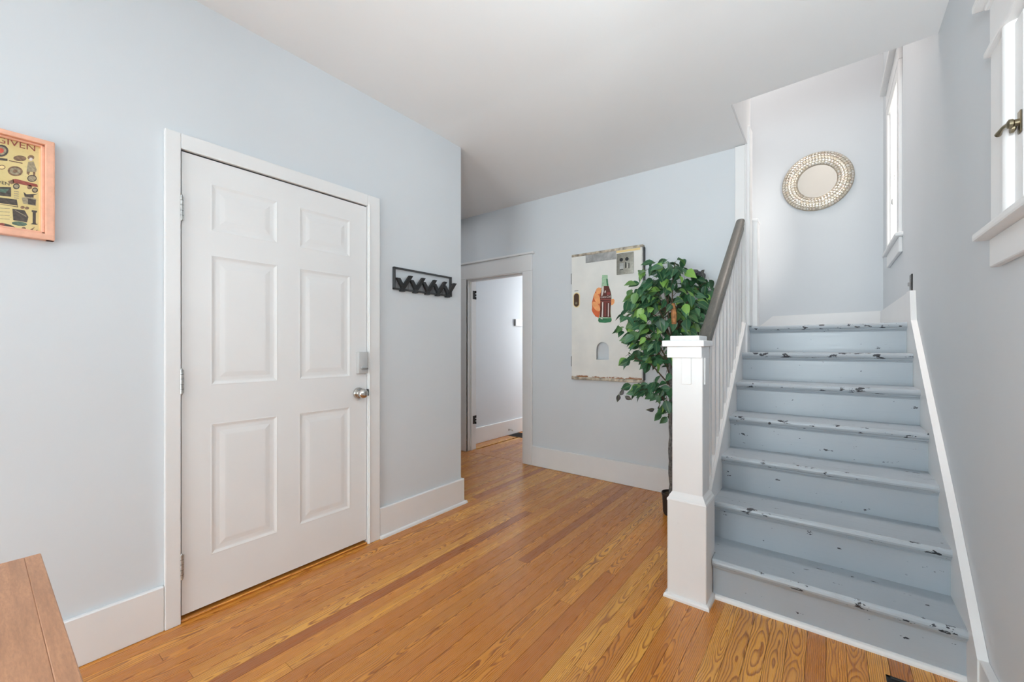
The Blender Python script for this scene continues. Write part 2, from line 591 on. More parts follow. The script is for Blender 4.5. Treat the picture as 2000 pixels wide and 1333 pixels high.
XL = -2.245      # face of the left wall
XR = 0.42        # face of the right wall
YB = 3.47        # face of the back wall
YM = 5.36        # face of the landing wall
CEIL = 2.74
LAND = 1.358     # landing height
TOPZ = 5.3


def S(o):
    o['kind'] = 'structure'
    return o


# ------------------------------------------------------------------ walls
def wall_with_holes(name, axis, f0, f1, u0, u1, z0, z1, holes, mat):
    """a wall between planes f0..f1 (normal axis), spanning u0..u1, with rectangular holes (u0,u1,z0,z1)"""
    b = MB()
    def bx(a0, a1, c0, c1):
        if a1 - a0 < 1e-4 or c1 - c0 < 1e-4: return
        if axis == 'x': b.box(f0, f1, a0, a1, c0, c1)
        else: b.box(a0, a1, f0, f1, c0, c1)
    cur = u0
    for (h0, h1, hz0, hz1) in sorted(holes):
        bx(cur, h0, z0, z1)
        bx(h0, h1, z0, hz0)
        bx(h0, h1, hz1, z1)
        cur = h1
    bx(cur, u1, z0, z1)
    return S(b.build(name, mat))


W1 = (4.145, 4.765, 2.02, 3.27)       # landing window opening
W2 = (0.95, 1.80, 1.56, 2.10)       # casement opening
W3 = (-2.35, -0.75, 0.75, 2.25)     # added left-wall window behind the camera, for side fill
W4 = (-1.95, 0.05, 0.12, 2.30)      # added rear window behind the camera, made low and tall for fill
DOOR = (0.549, 1.464, 0.0, 2.062)

tag(wall_with_holes('wall_left', 'x', XL - 0.13, XL, -3.6, 2.285, 0, CEIL + 0.1, [DOOR, W3], M['wall']), 'pale blue-grey wall that holds the white front door', 'wall')
tag(S(MB().box(-4.05, XL - 0.13, 2.155, 2.285, 0, CEIL + 0.1).build('wall_recess', M['wall'])), 'pale blue-grey wall of the recess around the corner past the front door', 'wall')
tag(S(MB().box(-4.15, -4.02, 2.0, 3.6, 0, CEIL + 0.1).build('wall_recess_end', M['wall'])), 'pale blue-grey end wall of the recess', 'wall')
tag(wall_with_holes('wall_back', 'y', YB, 3.60, -4.1, -0.49, 0, TOPZ, [(-3.312, -2.496, 0, 1.984)], M['wall']), 'blue-grey back wall with the doorway and the old vending machine door', 'wall')
tag(wall_with_holes('wall_right', 'x', XR, XR + 0.14, -3.6, 5.5, 0, TOPZ, [W1, W2], M['wall']), 'pale blue-grey wall to the right of the staircase', 'wall')
tag(S(MB().box(-2.6, XR, YM, YM + 0.13, 0, TOPZ).build('wall_landing', M['wall'])), 'pale blue-grey landing wall behind the round mirror', 'wall')
tag(S(MB().box(-2.6, -2.49, 3.60, YM, 2.7, TOPZ).build('wall_stairwell', M['wall'])), 'wall closing the upper stairwell', 'wall')
tag(wall_with_holes('wall_rear', 'y', -3.73, -3.6, XL - 0.13, XR + 0.14, 0, CEIL + 0.1, [W4], M['rear_wall']), 'wall behind the viewer', 'wall')
# hall beyond the doorway
tag(S(MB().box(-3.62, -3.485, 3.60, 6.6, 0, 2.7).build('wall_hall_left', M['wall'])), 'blue-grey hall wall seen through the doorway', 'wall')
tag(S(MB().box(-2.42, -2.30, 3.60, 4.95, 0, 2.7).build('wall_hall_right', M['wall'])), 'near right wall of the hall beyond the doorway', 'wall')
tag(S(MB().box(-3.62, -1.9, 6.6, 6.73, 0, 2.7).build('wall_hall_end', M['wall'])), 'end wall of the hall beyond the doorway', 'wall')
tag(S(MB().box(-1.9, -1.8, 4.9, 6.73, 0, 2.7).build('wall_hall_side', M['wall'])), 'far right wall of the hall beyond the doorway', 'wall')
tag(S(MB().box(-2.42, -1.8, 4.95, 5.05, 0, 2.7).build('wall_hall_corner', M['wall'])), 'corner wall of the hall beyond the doorway', 'wall')
tag(S(MB().box(-3.62, -1.8, 3.60, 6.73, 2.62, 2.7).build('ceiling_hall', M['ceiling'])), 'hall ceiling beyond the doorway', 'ceiling')

# ceiling: one slightly sagging slab with the stairwell opening cut out
def ceil_z(y): return 2.745 - max(0.0, y - 2.0) * 0.036 + max(0.0, -y) * 0.005
b = MB()
for poly in ([(-4.1, -3.7), (0.5, -3.7), (0.5, 2.0), (-4.1, 2.0)], [(-4.1, 2.0), (-0.483, 2.0), (-0.483, 3.5), (-4.1, 3.5)], [(-0.483, 2.0), (0.5, 2.0), (0.5, 2.834), (-0.483, 2.88)]):
    n = len(poly)
    vs = [(x, y, ceil_z(y)) for x, y in poly] + [(x, y, 2.98) for x, y in poly]
    b.raw(vs, [tuple(range(n)), tuple(range(2 * n - 1, n - 1, -1))] + [(i, (i + 1) % n, n + (i + 1) % n, n + i) for i in range(n)])
tag(S(b.build('ceiling', M['ceiling'])), 'smooth white ceiling cut away over the stairs', 'ceiling')
# upper storey around the stairwell: white fascia, header and high ceiling
tag(S(MB().prism([(2.884, 2.7135), (3.60, 2.695), (3.60, TOPZ), (2.884, TOPZ)], -0.482, -0.474, 'x').build('trim_4', M['trim'])), 'white fascia along the left edge of the stairwell opening', 'trim')
tag(S(MB().box(-2.6, XR, 2.70, 2.828, 2.981, TOPZ).build('wall_stairwell_front', M['rear_wall'])), 'off-white upper wall over the edge of the ceiling', 'wall')
tag(S(MB().box(-2.6, XR + 0.14, 2.70, YM + 0.13, TOPZ, TOPZ + 0.1).build('ceiling_stairwell', M['ceiling'])), 'high ceiling above the stairwell', 'ceiling')

# ------------------------------------------------------------------ floor of narrow pine boards
fl = MB().box(-4.1, XR + 0.1, -3.7, 6.7, -0.06, -0.022).build('floor', M['subfloor'])
tag(S(fl), 'orange-brown heart pine floor of narrow boards', 'floor')
PW = 0.0628
nx = int((XR + 4.05) / PW) + 1
for i in range(nx):
    x1 = XR + 0.012 - i * PW
    x0 = x1 - PW
    xm = (x0 + x1) / 2
    if xm > -2.27: y, yend = -3.6, 3.475
    elif xm > -2.38: y, yend = 2.1, 3.475
    else: y, yend = 2.1, 3.6
    if -3.30 < xm < -2.50: yend = 6.6
    elif xm <= -3.30 or (-2.50 <= xm < -2.42): yend = 3.5
    first = True
    while y < yend - 0.01:
        if first and y < -1: L = random.uniform(2.3, 4.3)
        else: L = random.uniform(1.1, 3.4)
        first = False
        y1 = min(y + L, yend)
        if yend - y1 < 0.35: y1 = yend
        # boards that would end up wholly behind the stair are not needed
        if xm > -0.46 and y > 2.25: break
        bb = MB().box(x0 + 0.0006, x1 - 0.0006, y + 0.0006, y1 - 0.0006, -0.02, random.uniform(-0.0006, 0.0))
        bb.build('plank', M['floor'], fl)
        y = y1
# the hall's own boards left of the doorway line
for i in range(3):
    x1 = -3.30 - i * PW
    MB().box(x1 - PW + 0.0006, x1 - 0.0006, 3.6, 6.6, -0.02, 0).build('plank', M['floor'], fl)
for i in range(9):
    x1 = -1.9 - i * PW
    MB().box(x1 - PW + 0.0006, x1 - 0.0006, 5.05, 6.6, -0.02, 0).build('plank', M['floor'], fl)

# ------------------------------------------------------------------ front door and its casing
d1 = thing('door_1', (-2.25, 1.005, 0), 'white six-panel front door with silver knob and keypad lock', 'door', kind='structure')
LX = -2.236   # front plane of the leaf
ly0, ly1, lz0, lz1 = 0.554, 1.460, 0.030, 2.054
py_ = [(0.660, 0.950), (1.056, 1.354)]
pz_ = [(0.251, 0.851), (1.026, 1.622), (1.730, 1.948)]
b = MB()
b.box(LX - 0.034, LX - 0.008, ly0, ly1, lz0, lz1)
ycuts = [ly0, py_[0][0], py_[0][1], py_[1][0], py_[1][1], ly1]
zc = [lz0, pz_[0][0], pz_[0][1], pz_[1][0], pz_[1][1], pz_[2][0], pz_[2][1], lz1]
for s in (0, 2, 4):
    b.box(LX - 0.009, LX, ycuts[s], ycuts[s + 1], lz0, lz1)
for s in (0, 2, 4, 6):
    for (a, c) in py_:
        b.box(LX - 0.009, LX, a, c, zc[s], zc[s + 1])
b.build('leaf', M['door'], d1)
for (a, c) in py_:
    for (e, f) in pz_:
        rings = [(0.0, 0.0), (0.004, 0.0006), (0.016, -0.0034), (0.022, -0.0040), (0.036, -0.0038), (0.058, -0.0010), (0.064, -0.0008)]
        vs, idx = [], []
        for (ins, dx) in rings:
            vs += [(LX + dx, a + ins, e + ins), (LX + dx, c - ins, e + ins), (LX + dx, c - ins, f - ins), (LX + dx, a + ins, f - ins)]
        for r in range(len(rings) - 1):
            for i in range(4):
                j = (i + 1) % 4
                idx.append((4 * r + i, 4 * r + j, 4 * r + 4 + j, 4 * r + 4 + i))
        n4 = 4 * (len(rings) - 1)
        idx.append((n4, n4 + 1, n4 + 2, n4 + 3))
        MB().raw(vs, idx).build('door_panel', M['door'], d1)
MB().box(XL - 0.13, LX + 0.006, 0.55, 1.463, 0.0, 0.012, 0.004).build('threshold', M['floor'], d1)
for hz in (1.805, 1.05, 0.245):
    b = MB()
    b.lathe((LX + 0.009, 0.5515, hz - 0.052), [(0.0065, 0), (0.0065, 0.104)], 10)
    b.lathe((LX + 0.009, 0.5515, hz - 0.058), [(0.002, 0), (0.005, 0.004), (0.005, 0.006)], 10)
    b.lathe((LX + 0.009, 0.5515, hz + 0.052), [(0.005, 0), (0.005, 0.003), (0.002, 0.007)], 10)
    b.box(LX + 0.0004, LX + 0.003, 0.556, 0.562, hz - 0.05, hz + 0.05)
    h = b.build('hinge', M['hinge'], d1, True)
    for dz in (-0.033, -0.012, 0.012, 0.033):
        MB().lathe((LX + 0.009, 0.5515, hz + dz - 0.0008), [(0.0069, 0), (0.0069, 0.0016)], 10).build('knuckle_gap', M['black'], h)
# keypad deadbolt cover and thumb turn
b = MB().box(LX, LX + 0.026, 1.392, 1.455, 1.042, 1.172, 0.006, 2)
lk = b.build('deadbolt', M['lock'], d1, True)
b = MB().lathe((LX + 0.026, 1.424, 1.073), [(0.017, 0), (0.016, 0.004), (0.0, 0.0042)], 20, 'x')
tt = b.build('thumb_turn_base', M['lock'], lk, True)
MB().box(LX + 0.029, LX + 0.042, 1.402, 1.446, 1.069, 1.077, 0.003, 2).build('thumb_turn', M['nickel'], lk, True)
# knob
kc = (LX, 1.405, 0.925)
kb = MB().lathe(kc, [(0.034, 0), (0.034, 0.004), (0.030, 0.010), (0.016, 0.013), (0.0125, 0.018), (0.0125, 0.032), (0.020, 0.037), (0.027, 0.045), (0.029, 0.054), (0.027, 0.062), (0.020, 0.068), (0.010, 0.0705), (0.0, 0.071)], 28, 'x').build('door_knob', M['nickel'], d1, True)
MB().lathe((LX + 0.0705, 1.405, 0.925), [(0.009, 0), (0.008, 0.002), (0.0, 0.0022)], 16, 'x').build('knob_button', M['nickel'], kb, True)
MB().box(LX - 0.004, XL + 0.0248, 1.4605, 1.4665, 0.905, 0.945).build('strike_plate', M['black'], d1)

t1 = thing('trim_1', (-2.235, 1.005, 0), 'white casing boards around the front door', 'door trim', kind='structure')
def casing_profile(b, y0, y1, z0, z1):
    b.box(XL, XL + 0.022, y0, y1, z0, z1, 0.004, 2)
b = MB(); casing_profile(b, 0.494, 0.549, 0, 2.128); b.box(XL - 0.13, XL + 0.002, 0.535, 0.549, 0, 2.062); b.box(XL - 0.07, LX - 0.036, 0.549, 0.562, 0, 2.05)
b.build('side_casing', M['trim'], t1)
b = MB(); casing_profile(b, 1.464, 1.548, 0, 2.128); b.box(XL + 0.02, XL + 0.026, 1.470, 1.477, 0.0, 2.07, 0.002); b.box(XL - 0.13, XL + 0.002, 1.464, 1.478, 0, 2.062); b.box(XL - 0.07, LX - 0.036, 1.452, 1.464, 0, 2.05)
b.build('side_casing', M['trim'], t1)
b = MB(); b.box(XL, XL + 0.0222, 0.549, 1.464, 2.061, 2.128, 0.004, 2); b.box(XL - 0.13, XL + 0.002, 0.535, 1.478, 2.062, 2.075); b.box(XL - 0.07, LX - 0.036, 0.549, 1.464, 2.045, 2.062)
b.build('head_casing', M['trim'], t1)
# dark panel added behind the leaf so its gaps stay in shade
MB().box(XL - 0.15, XL - 0.12, 0.5, 1.5, 0, 2.1).build('dark_backing', M['darkgrey'], d1)

# baseboards
def base_left(y0, y1, shoe, name):
    b = MB().box(XL, XL + 0.020, y0, y1, 0, 0.190, 0.004, 1)
    if shoe: b.prism([(XL + 0.018, 0), (XL + 0.036, 0), (XL + 0.033, 0.012), (XL + 0.028, 0.016), (XL + 0.018, 0.018)], y0, y1 + 0.02, 'y')
    return b
o = S(base_left(-3.6, 0.4935, False, '').build('baseboard_left', M['trim']))
tag(o, 'tall white baseboard between the wooden table and the front door', 'baseboard')
b = base_left(1.5485, 2.285 + 0.020, True, '')
b.box(XL - 0.6, XL + 0.0, 2.285, 2.305, 0, 0.190, 0.004)
b.box(XL - 0.6, XL + 0.036, 2.303, 2.323, 0, 0.018, 0.006)
tag(S(b.build('baseboard_left', M['trim'])), 'tall white baseboard from the front door to the wall corner', 'baseboard')
b = MB().box(-2.392, -0.56, 3.449, YB, 0, 0.198, 0.004)
tag(S(b.build('baseboard_back', M['trim'])), 'tall white baseboard under the old vending machine door', 'baseboard')
b = MB().box(-3.486, -3.463, 3.62, 6.6, 0, 0.198, 0.004)
tag(S(b.build('baseboard_hall', M['trim'])), 'white baseboard in the hall beyond the doorway', 'baseboard')
b = MB().box(0.397, XR + 0.001, -3.6, 2.05, 0, 0.163, 0.003)
b.prism([(0.399, 0), (0.380, 0), (0.383, 0.012), (0.390, 0.017), (0.399, 0.018)], -3.6, 2.13, 'y')
tag(S(b.build('baseboard_right', M['trim'])), 'white baseboard running up to the foot of the stair on the right', 'baseboard')
b = MB()
b.prism([(-0.62, LAND), (XR, LAND), (XR, 1.552), (-0.485, 1.540), (-0.62, 1.425)], YM - 0.02, YM, 'y')
tag(S(b.build('baseboard_landing', M['trim'])), 'white baseboard at the back of the stair landing', 'baseboard')
b = MB().box(XR - 0.022, XR, 3.56, YM - 0.02, LAND, 1.548, 0.003)
tag(S(b.build('baseboard_landing_right', M['trim'])), 'white baseboard on the right side of the stair landing', 'baseboard')

# ------------------------------------------------------------------ doorway in the back wall
t2 = thing('trim_2', (-2.9, 3.45, 0), 'white casing of the doorway to the hall', 'door trim', kind='structure')
MB().box(-2.508, -2.392, 3.448, YB, 0, 1.98, 0.004).build('side_casing', M['trim'], t2)
MB().box(-3.415, -3.300, 3.448, YB, 0, 1.98, 0.004).build('side_casing', M['trim'], t2)
MB().box(-3.415, -2.390, 3.446, YB, 1.98, 2.148, 0.003).build('head_casing', M['trim'], t2)
MB().box(-3.43, -2.366, 3.428, YB, 2.148, 2.170, 0.007, 2).build('cap_moulding', M['trim'], t2)
b = MB().box(-3.312, -3.300, YB - 0.02, 3.612, 0, 1.98, 0.002)
b.box(-3.300, -3.288, 3.505, 3.542, 0, 1.975, 0.003)
b.box(-3.288, -3.283, 3.515, 3.532, 0, 1.97, 0.002)
b.build('jamb', M['trim'], t2)
b = MB().box(-2.508, -2.496, YB - 0.02, 3.612, 0, 1.98, 0.002); b.box(-2.520, -2.508, 3.505, 3.542, 0, 1.975, 0.003)
b.build('jamb', M['trim'], t2)
b = MB().box(-3.300, -2.508, YB - 0.02, 3.612, 1.972, 1.984, 0.002); b.box(-3.29, -2.52, 3.505, 3.542, 1.958, 1.973, 0.003)
b.build('head_jamb', M['trim'], t2)
for hz in (1.812, 0.348):
    b = MB().box(-3.300, -3.297, 3.556, 3.596, hz - 0.048, hz + 0.048)
    b.lathe((-3.292, 3.600, hz - 0.05), [(0.007, 0), (0.007, 0.028)], 10)
    b.lathe((-3.292, 3.600, hz + 0.022), [(0.007, 0), (0.007, 0.028)], 10)
    b.lathe((-3.292, 3.600, hz - 0.010), [(0.007, 0), (0.007, 0.02)], 10)
    b.build('hinge', M['black'], t2)
b = MB().box(-3.30, -2.508, 3.47, 3.60, -0.018, 0.001)
b.build('threshold', M['floor'], t2)

# thermostat, door stop, registers
t = thing('thermostat', (-3.485, 4.69, 1.545), 'small white thermostat on the hall wall beyond the doorway', 'thermostat')
b = MB().box(-3.485, -3.455, 4.60, 4.78, 1.497, 1.592, 0.006, 2)
b.build('housing', M['white_plastic'], t, True)
MB().box(-3.456, -3.4535, 4.655, 4.70, 1.556, 1.576).build('display', M['lcd'], t)
MB().box(-3.480, -3.458, 4.5975, 4.6005, 1.50, 1.590).build('dark_side_strip', M['darkgrey'], t)  # dark grey strip on the near side of the housing
t = thing('door_stop', (-3.463, 4.45, 0.075), 'small door stop on the hall baseboard beyond the doorway', 'door stop')
MB().lathe((-3.463, 4.45, 0.075), [(0.013, 0), (0.012, 0.004), (0.005, 0.006), (0.005, 0.055)], 14, 'x').build('stem', M['nickel'], t, True)
MB().lathe((-3.408, 4.45, 0.075), [(0.0105, 0), (0.011, 0.012), (0.008, 0.016), (0.0, 0.0162)], 14, 'x').build('rubber_tip', M['white_plastic'], t, True)


def register(x0, x1, y0, y1, label, n):
    r = thing('floor_register', ((x0 + x1) / 2, (y0 + y1) / 2, 0.0), label, 'floor vent')
    b = MB()
    for (a, c, e, f) in ((x0, x1, y0, y0 + 0.014), (x0, x1, y1 - 0.014, y1), (x0, x0 + 0.014, y0, y1), (x1 - 0.014, x1, y0, y1)):
        b.box(a, c, e, f, 0.0002, 0.005, 0.0015)
    b.build('frame', M['bronze'], r)
    MB().box(x0 + 0.01, x1 - 0.01, y0 + 0.01, y1 - 0.01, 0.0002, 0.0012).build('duct_opening', M['hole'], r)
    for i in range(n):
        yy = y0 + 0.02 + (y1 - y0 - 0.04) * (i + 0.5) / n
        MB().box(x0 + 0.012, x1 - 0.012, yy - 0.003, yy + 0.003, 0.0012, 0.0042).build('louver', M['bronze'], r)


register(-3.455, -3.20, 4.42, 4.66, 'dark floor vent in the hall beyond the doorway', 8)
register(0.165, 0.365, 1.72, 2.031, 'dark floor vent in front of the bottom stair', 11)

# ------------------------------------------------------------------ wall end post beside the stair
t3 = thing('trim_3', (-0.51, 3.5, 0), 'white boards capping the end of the back wall at the stair', 'wall trim', kind='structure')
MB().box(-0.552, -0.487, 3.440, YB, 0.0, 2.686, 0.003).build('front_board', M['trim'], t3)
b = MB().box(-0.490, -0.474, 3.470, 3.60, 0.0, 2.70, 0.002)
b.box(-0.480, -0.459, 3.474, 3.602, LAND, 2.835, 0.005)
b.box(-0.487, -0.480, 3.442, 3.470, LAND, 2.69, 0.003)
b.build('side_board', M['trim'], t3)

# ------------------------------------------------------------------ staircase
RISE, RUN, Y1 = 0.194, 0.2385, 2.134
SX0, SX1 = -0.488, 0.392
st = thing('staircase', (0, 2.165, 0), 'blue-grey painted wooden staircase with chipped treads rising to the landing', 'staircase')
def nosing_profile(yf, yb, zt, th=0.034, r=0.015):
    pts = [(yb, zt), (yb, zt - th), (yf + 0.004, zt - th)]
    for k in range(7):
        a = -PI / 2 - PI * k / 6
        pts.append((yf + r + r * math.cos(a), zt - th / 2 + (th / 2) * math.sin(-a) * -1))
    return pts
for k in range(1, 8):
    zt = RISE * k
    yf = Y1 + RUN * (k - 1)
    yb = yf + RUN + 0.03 if k < 7 else yf + 0.14
    xa = -0.440 if k == 1 else SX0
    # tread: body plus a rounded nosing with its own, more chipped, coat
    b = MB()
    b.box(xa, SX1, yf + 0.016, yb, zt - 0.034, zt)
    th, n = 0.034, 6
    pts = [(yf + 0.016, zt)] + [(yf + 0.012 - 0.012 * math.sin(PI * q / n), zt - th / 2 + th / 2 * math.cos(PI * q / n)) for q in range(n + 1)] + [(yf + 0.016, zt - th)]
    b.prism(pts, xa, SX1, 'x', mat=1)
    if k == 1: b.box(SX0, xa, 2.216, yb, zt - 0.034, zt)
    tr = b.build('tread', [M['stair'], M['nosing']], st)
    # scotia under the nosing
    pts = [(yf + 0.031, zt - 0.034), (yf + 0.014, zt - 0.034), (yf + 0.016, zt - 0.041), (yf + 0.024, zt - 0.047), (yf + 0.026, zt - 0.053), (yf + 0.031, zt - 0.055)]
    MB().prism(pts, xa, SX1, 'x').build('scotia_moulding', M['stair'], st)
    xr_ = -0.440 if k == 1 else SX0
    MB().box(xr_, SX1, yf + 0.030, yf + 0.046, RISE * (k - 1) - (0 if k == 1 else 0.03), zt - 0.033).build('riser', M['stair'], st)
# quarter round at the foot of the first riser
pts = [(2.166, 0), (2.148, 0), (2.149, 0.008), (2.154, 0.016), (2.160, 0.020), (2.166, 0.021)]
MB().prism(pts, -0.430, SX1, 'x').build('shoe_moulding', M['trim'], st)
# closed stringer with its sloped cap
def capz(y): return 0.468 + 0.8125 * (y - 2.316)
pts = [(2.20, 0.0), (3.60, 0.0), (3.60, LAND - 0.02), (3.470, capz(3.470) - 0.02), (2.20, capz(2.20) - 0.02)]
MB().prism(pts, -0.530, SX0, 'x').build('stringer', M['trim'], st)
pts = [(2.19, capz(2.19) - 0.030), (3.468, capz(3.468) - 0.030), (3.468, capz(3.468) - 0.004), (2.19, capz(2.19) - 0.004)]
b = MB().prism(pts, -0.538, -0.480, 'x', bev=0.006)
pts = [(2.19, capz(2.19) - 0.006), (3.44, capz(3.44) - 0.006), (3.44, capz(3.44) + 0.006), (2.19, capz(2.19) + 0.006)]
b.prism(pts, -0.530, -0.491, 'x', bev=0.003)
b.build('stringer_cap', M['trim'], st)
# right skirt board against the wall
pts = [(2.03, 0.0), (3.60, 0.0), (3.60, 1.548), (3.47, 1.545), (3.425, 1.362), (2.429, 0.527), (2.06, 0.190), (2.03, 0.163)]
MB().prism(pts, SX1, XR - 0.001, 'x').build('skirt_board', M['trim'], st)
# landing floor
tag(S(MB().box(-2.29, XR, 3.601, YM, LAND - 0.16, LAND - 0.002).build('floor_landing', M['stair'])), 'stair landing floor', 'floor')

# ------------------------------------------------------------------ newel post, handrail and balusters
rl = thing('stair_railing', (-0.53, 2.125, 0), 'white newel post and balusters with a dark grey handrail beside the stairs', 'stair railing')
nw = MB().box(-0.618, -0.443, 2.038, 2.213, 0.0, 0.470, 0.003)
nw.box(-0.600, -0.463, 2.057, 2.194, 0.46, 1.16, 0.002)
nw = nw.build('newel_post', M['trim'], rl)
def ring(b, x0, x1, y0, y1, prof):
    """square moulding: prof is list of (outset, z)"""
    vs, idx = [], []
    for (o_, z) in prof:
        vs += [(x0 - o_, y0 - o_, z), (x1 + o_, y0 - o_, z), (x1 + o_, y1 + o_, z), (x0 - o_, y1 + o_, z)]
    for r in range(len(prof) - 1):
        for i in range(4):
            j = (i + 1) % 4
            idx.append((4 * r + i, 4 * r + j, 4 * r + 4 + j, 4 * r + 4 + i))
    idx.append((3, 2, 1, 0))
    n4 = 4 * (len(prof) - 1)
    idx.append((n4, n4 + 1, n4 + 2, n4 + 3))
    b.raw(vs, idx)
    return b
ring(MB(), -0.618, -0.443, 2.038, 2.213, [(0.015, 0), (0.0145, 0.010), (0.011, 0.017), (0.004, 0.0205), (0.0, 0.021)]).build('base_moulding', M['trim'], nw)
ring(MB(), -0.600, -0.463, 2.057, 2.194, [(0.0185, 0.462), (0.0195, 0.468), (0.0185, 0.474), (0.013, 0.481), (0.010, 0.490), (0.004, 0.499), (0.0, 0.506)]).build('collar_moulding', M['trim'], nw)
MB().box(-0.621, -0.464, 2.043, 2.200, 1.150, 1.203, 0.002).build('necking', M['trim'], nw)
b = MB().box(-0.640, -0.452, 2.027, 2.216, 1.203, 1.232, 0.003)
b.build('cap', M['trim'], nw)
MB().box(-0.606, -0.474, 2.042, 2.196, 1.232, 1.254, 0.003).build('cap_block', M['trim'], nw)
b = MB().box(-0.556, -0.512, 2.0515, 2.058, 1.024, 1.150, 0.0015)
b.build('applied_plate', M['trim'], nw)
b = MB().box(-0.464, -0.4575, 2.085, 2.15, 1.024, 1.150, 0.0015)
b.build('applied_plate', M['trim'], nw)
def railz(y): return 2.145 - 0.79 * (3.44 - y)
# handrail: moulded section swept up the slope
sec = [(-0.028, -0.012), (-0.022, -0.003), (-0.012, 0.001), (0.0, 0.002), (0.012, 0.001), (0.022, -0.003), (0.028, -0.012),
       (0.028, -0.022), (0.0235, -0.027), (0.0235, -0.034), (0.026, -0.038), (0.0255, -0.046), (0.020, -0.051), (0.020, -0.062), (0.023, -0.066), (0.023, -0.080),
       (-0.023, -0.080), (-0.023, -0.066), (-0.020, -0.062), (-0.020, -0.051), (-0.0255, -0.046), (-0.026, -0.038), (-0.0235, -0.034), (-0.0235, -0.027), (-0.028, -0.022)]
vs = [(-0.515 + x, 2.196, railz(2.196) + z) for x, z in sec] + [(-0.515 + x, 3.439, railz(3.439) + z) for x, z in sec]
n = len(sec)
b = MB().raw(vs, [tuple(range(n)), tuple(range(2 * n - 1, n - 1, -1))] + [(i, (i + 1) % n, n + (i + 1) % n, n + i) for i in range(n)])
b.build('handrail', M['rail'], rl, True)
for i in range(11):
    y = 2.285 + 0.1052 * i
    b = MB()
    h = 0.0175
    y0, y1 = y - h, y + h
    vs = [(-0.5315, y0, capz(y0)), (-0.4965, y0, capz(y0)), (-0.4965, y1, capz(y1)), (-0.5315, y1, capz(y1)),
          (-0.5315, y0, railz(y0) - 0.079), (-0.4965, y0, railz(y0) - 0.079), (-0.4965, y1, railz(y1) - 0.079), (-0.5315, y1, railz(y1) - 0.079)]
    b.raw(vs, [(0, 3, 2, 1), (4, 5, 6, 7), (0, 1, 5, 4), (1, 2, 6, 5), (2, 3, 7, 6), (3, 0, 4, 7)])
    b.build('baluster', M['trim'], rl)
# newel of the upper flight on the landing
un = thing('landing_newel', (-0.46, 3.665, LAND), 'white square newel post standing on the landing beside the wall end', 'newel post')
MB().box(-0.500, -0.427, 3.606, 3.725, LAND, 2.155, 0.003).build('shaft', M['trim'], un)
MB().box(-0.503, -0.423, 3.604, 3.730, 2.150, 2.176, 0.006).build('cap', M['trim'], un)

# ------------------------------------------------------------------ landing window (window_1), blind, switch
w1 = thing('window_1', (XR, 4.455, 2.02), 'tall white window on the landing seen edge-on', 'window', kind='structure')
y0, y1, z0, z1 = W1
MB().box(XR - 0.021, XR, y0 - 0.105, y0, z0, z1, 0.004).build('side_casing', M['trim'], w1)
MB().box(XR - 0.021, XR, y1, y1 + 0.105, z0, z1, 0.004).build('side_casing', M['trim'], w1)
MB().box(XR - 0.022, XR, y0 - 0.105, y1 + 0.105, z1, z1 + 0.150, 0.003).build('head_casing', M['trim'], w1)
MB().box(XR - 0.060, XR, y0 - 0.135, y1 + 0.140, z1 + 0.150, z1 + 0.180, 0.005).build('cap_moulding', M['trim'], w1)
MB().box(XR - 0.044, XR + 0.10, y0 - 0.145, y1 + 0.140, z0 - 0.026, z0, 0.005).build('stool', M['trim'], w1)
MB().box(XR - 0.021, XR, y0 - 0.100, y1 + 0.04, z0 - 0.135, z0 - 0.026, 0.003).build('apron', M['trim'], w1)
b = MB()
b.box(XR + 0.0, XR + 0.13, y0, y0 + 0.012, z0, z1); b.box(XR, XR + 0.13, y1 - 0.012, y1, z0, z1); b.box(XR, XR + 0.13, y0, y1, z1 - 0.012, z1)
b.build('jamb', M['trim'], w1)
for (a, c, dx) in ((z0, 2.66, 0.085), (2.63, z1 - 0.012, 0.105)):
    b = MB()
    b.box(XR + dx, XR + dx + 0.022, y0 + 0.012, y0 + 0.055, a, c); b.box(XR + dx, XR + dx + 0.022, y1 - 0.055, y1 - 0.012, a, c)
    b.box(XR + dx, XR + dx + 0.022, y0 + 0.055, y1 - 0.055, a, a + 0.045); b.box(XR + dx, XR + dx + 0.022, y0 + 0.055, y1 - 0.055, c - 0.04, c)
    s_ = b.build('sash', M['trim'], w1)
    MB().box(XR + dx + 0.010, XR + dx + 0.013, y0 + 0.05, y1 - 0.05, a + 0.04, c - 0.035).build('pane', M['glass'], s_)
bl = thing('window_blind', (XR + 0.03, 4.36, 3.2), 'white horizontal slat blind lowered in the landing window', 'blind')
MB().box(XR + 0.010, XR + 0.055, y0 + 0.016, y1 - 0.016, z1 - 0.055, z1 - 0.014).build('headrail', M['white_plastic'], bl)
MB().box(XR - 0.020, XR + 0.004, y0 + 0.002, y1 - 0.002, z1 - 0.085, z1 - 0.004, 0.004).build('valance', M['white_plastic'], bl)
sl = None
nsl = 52
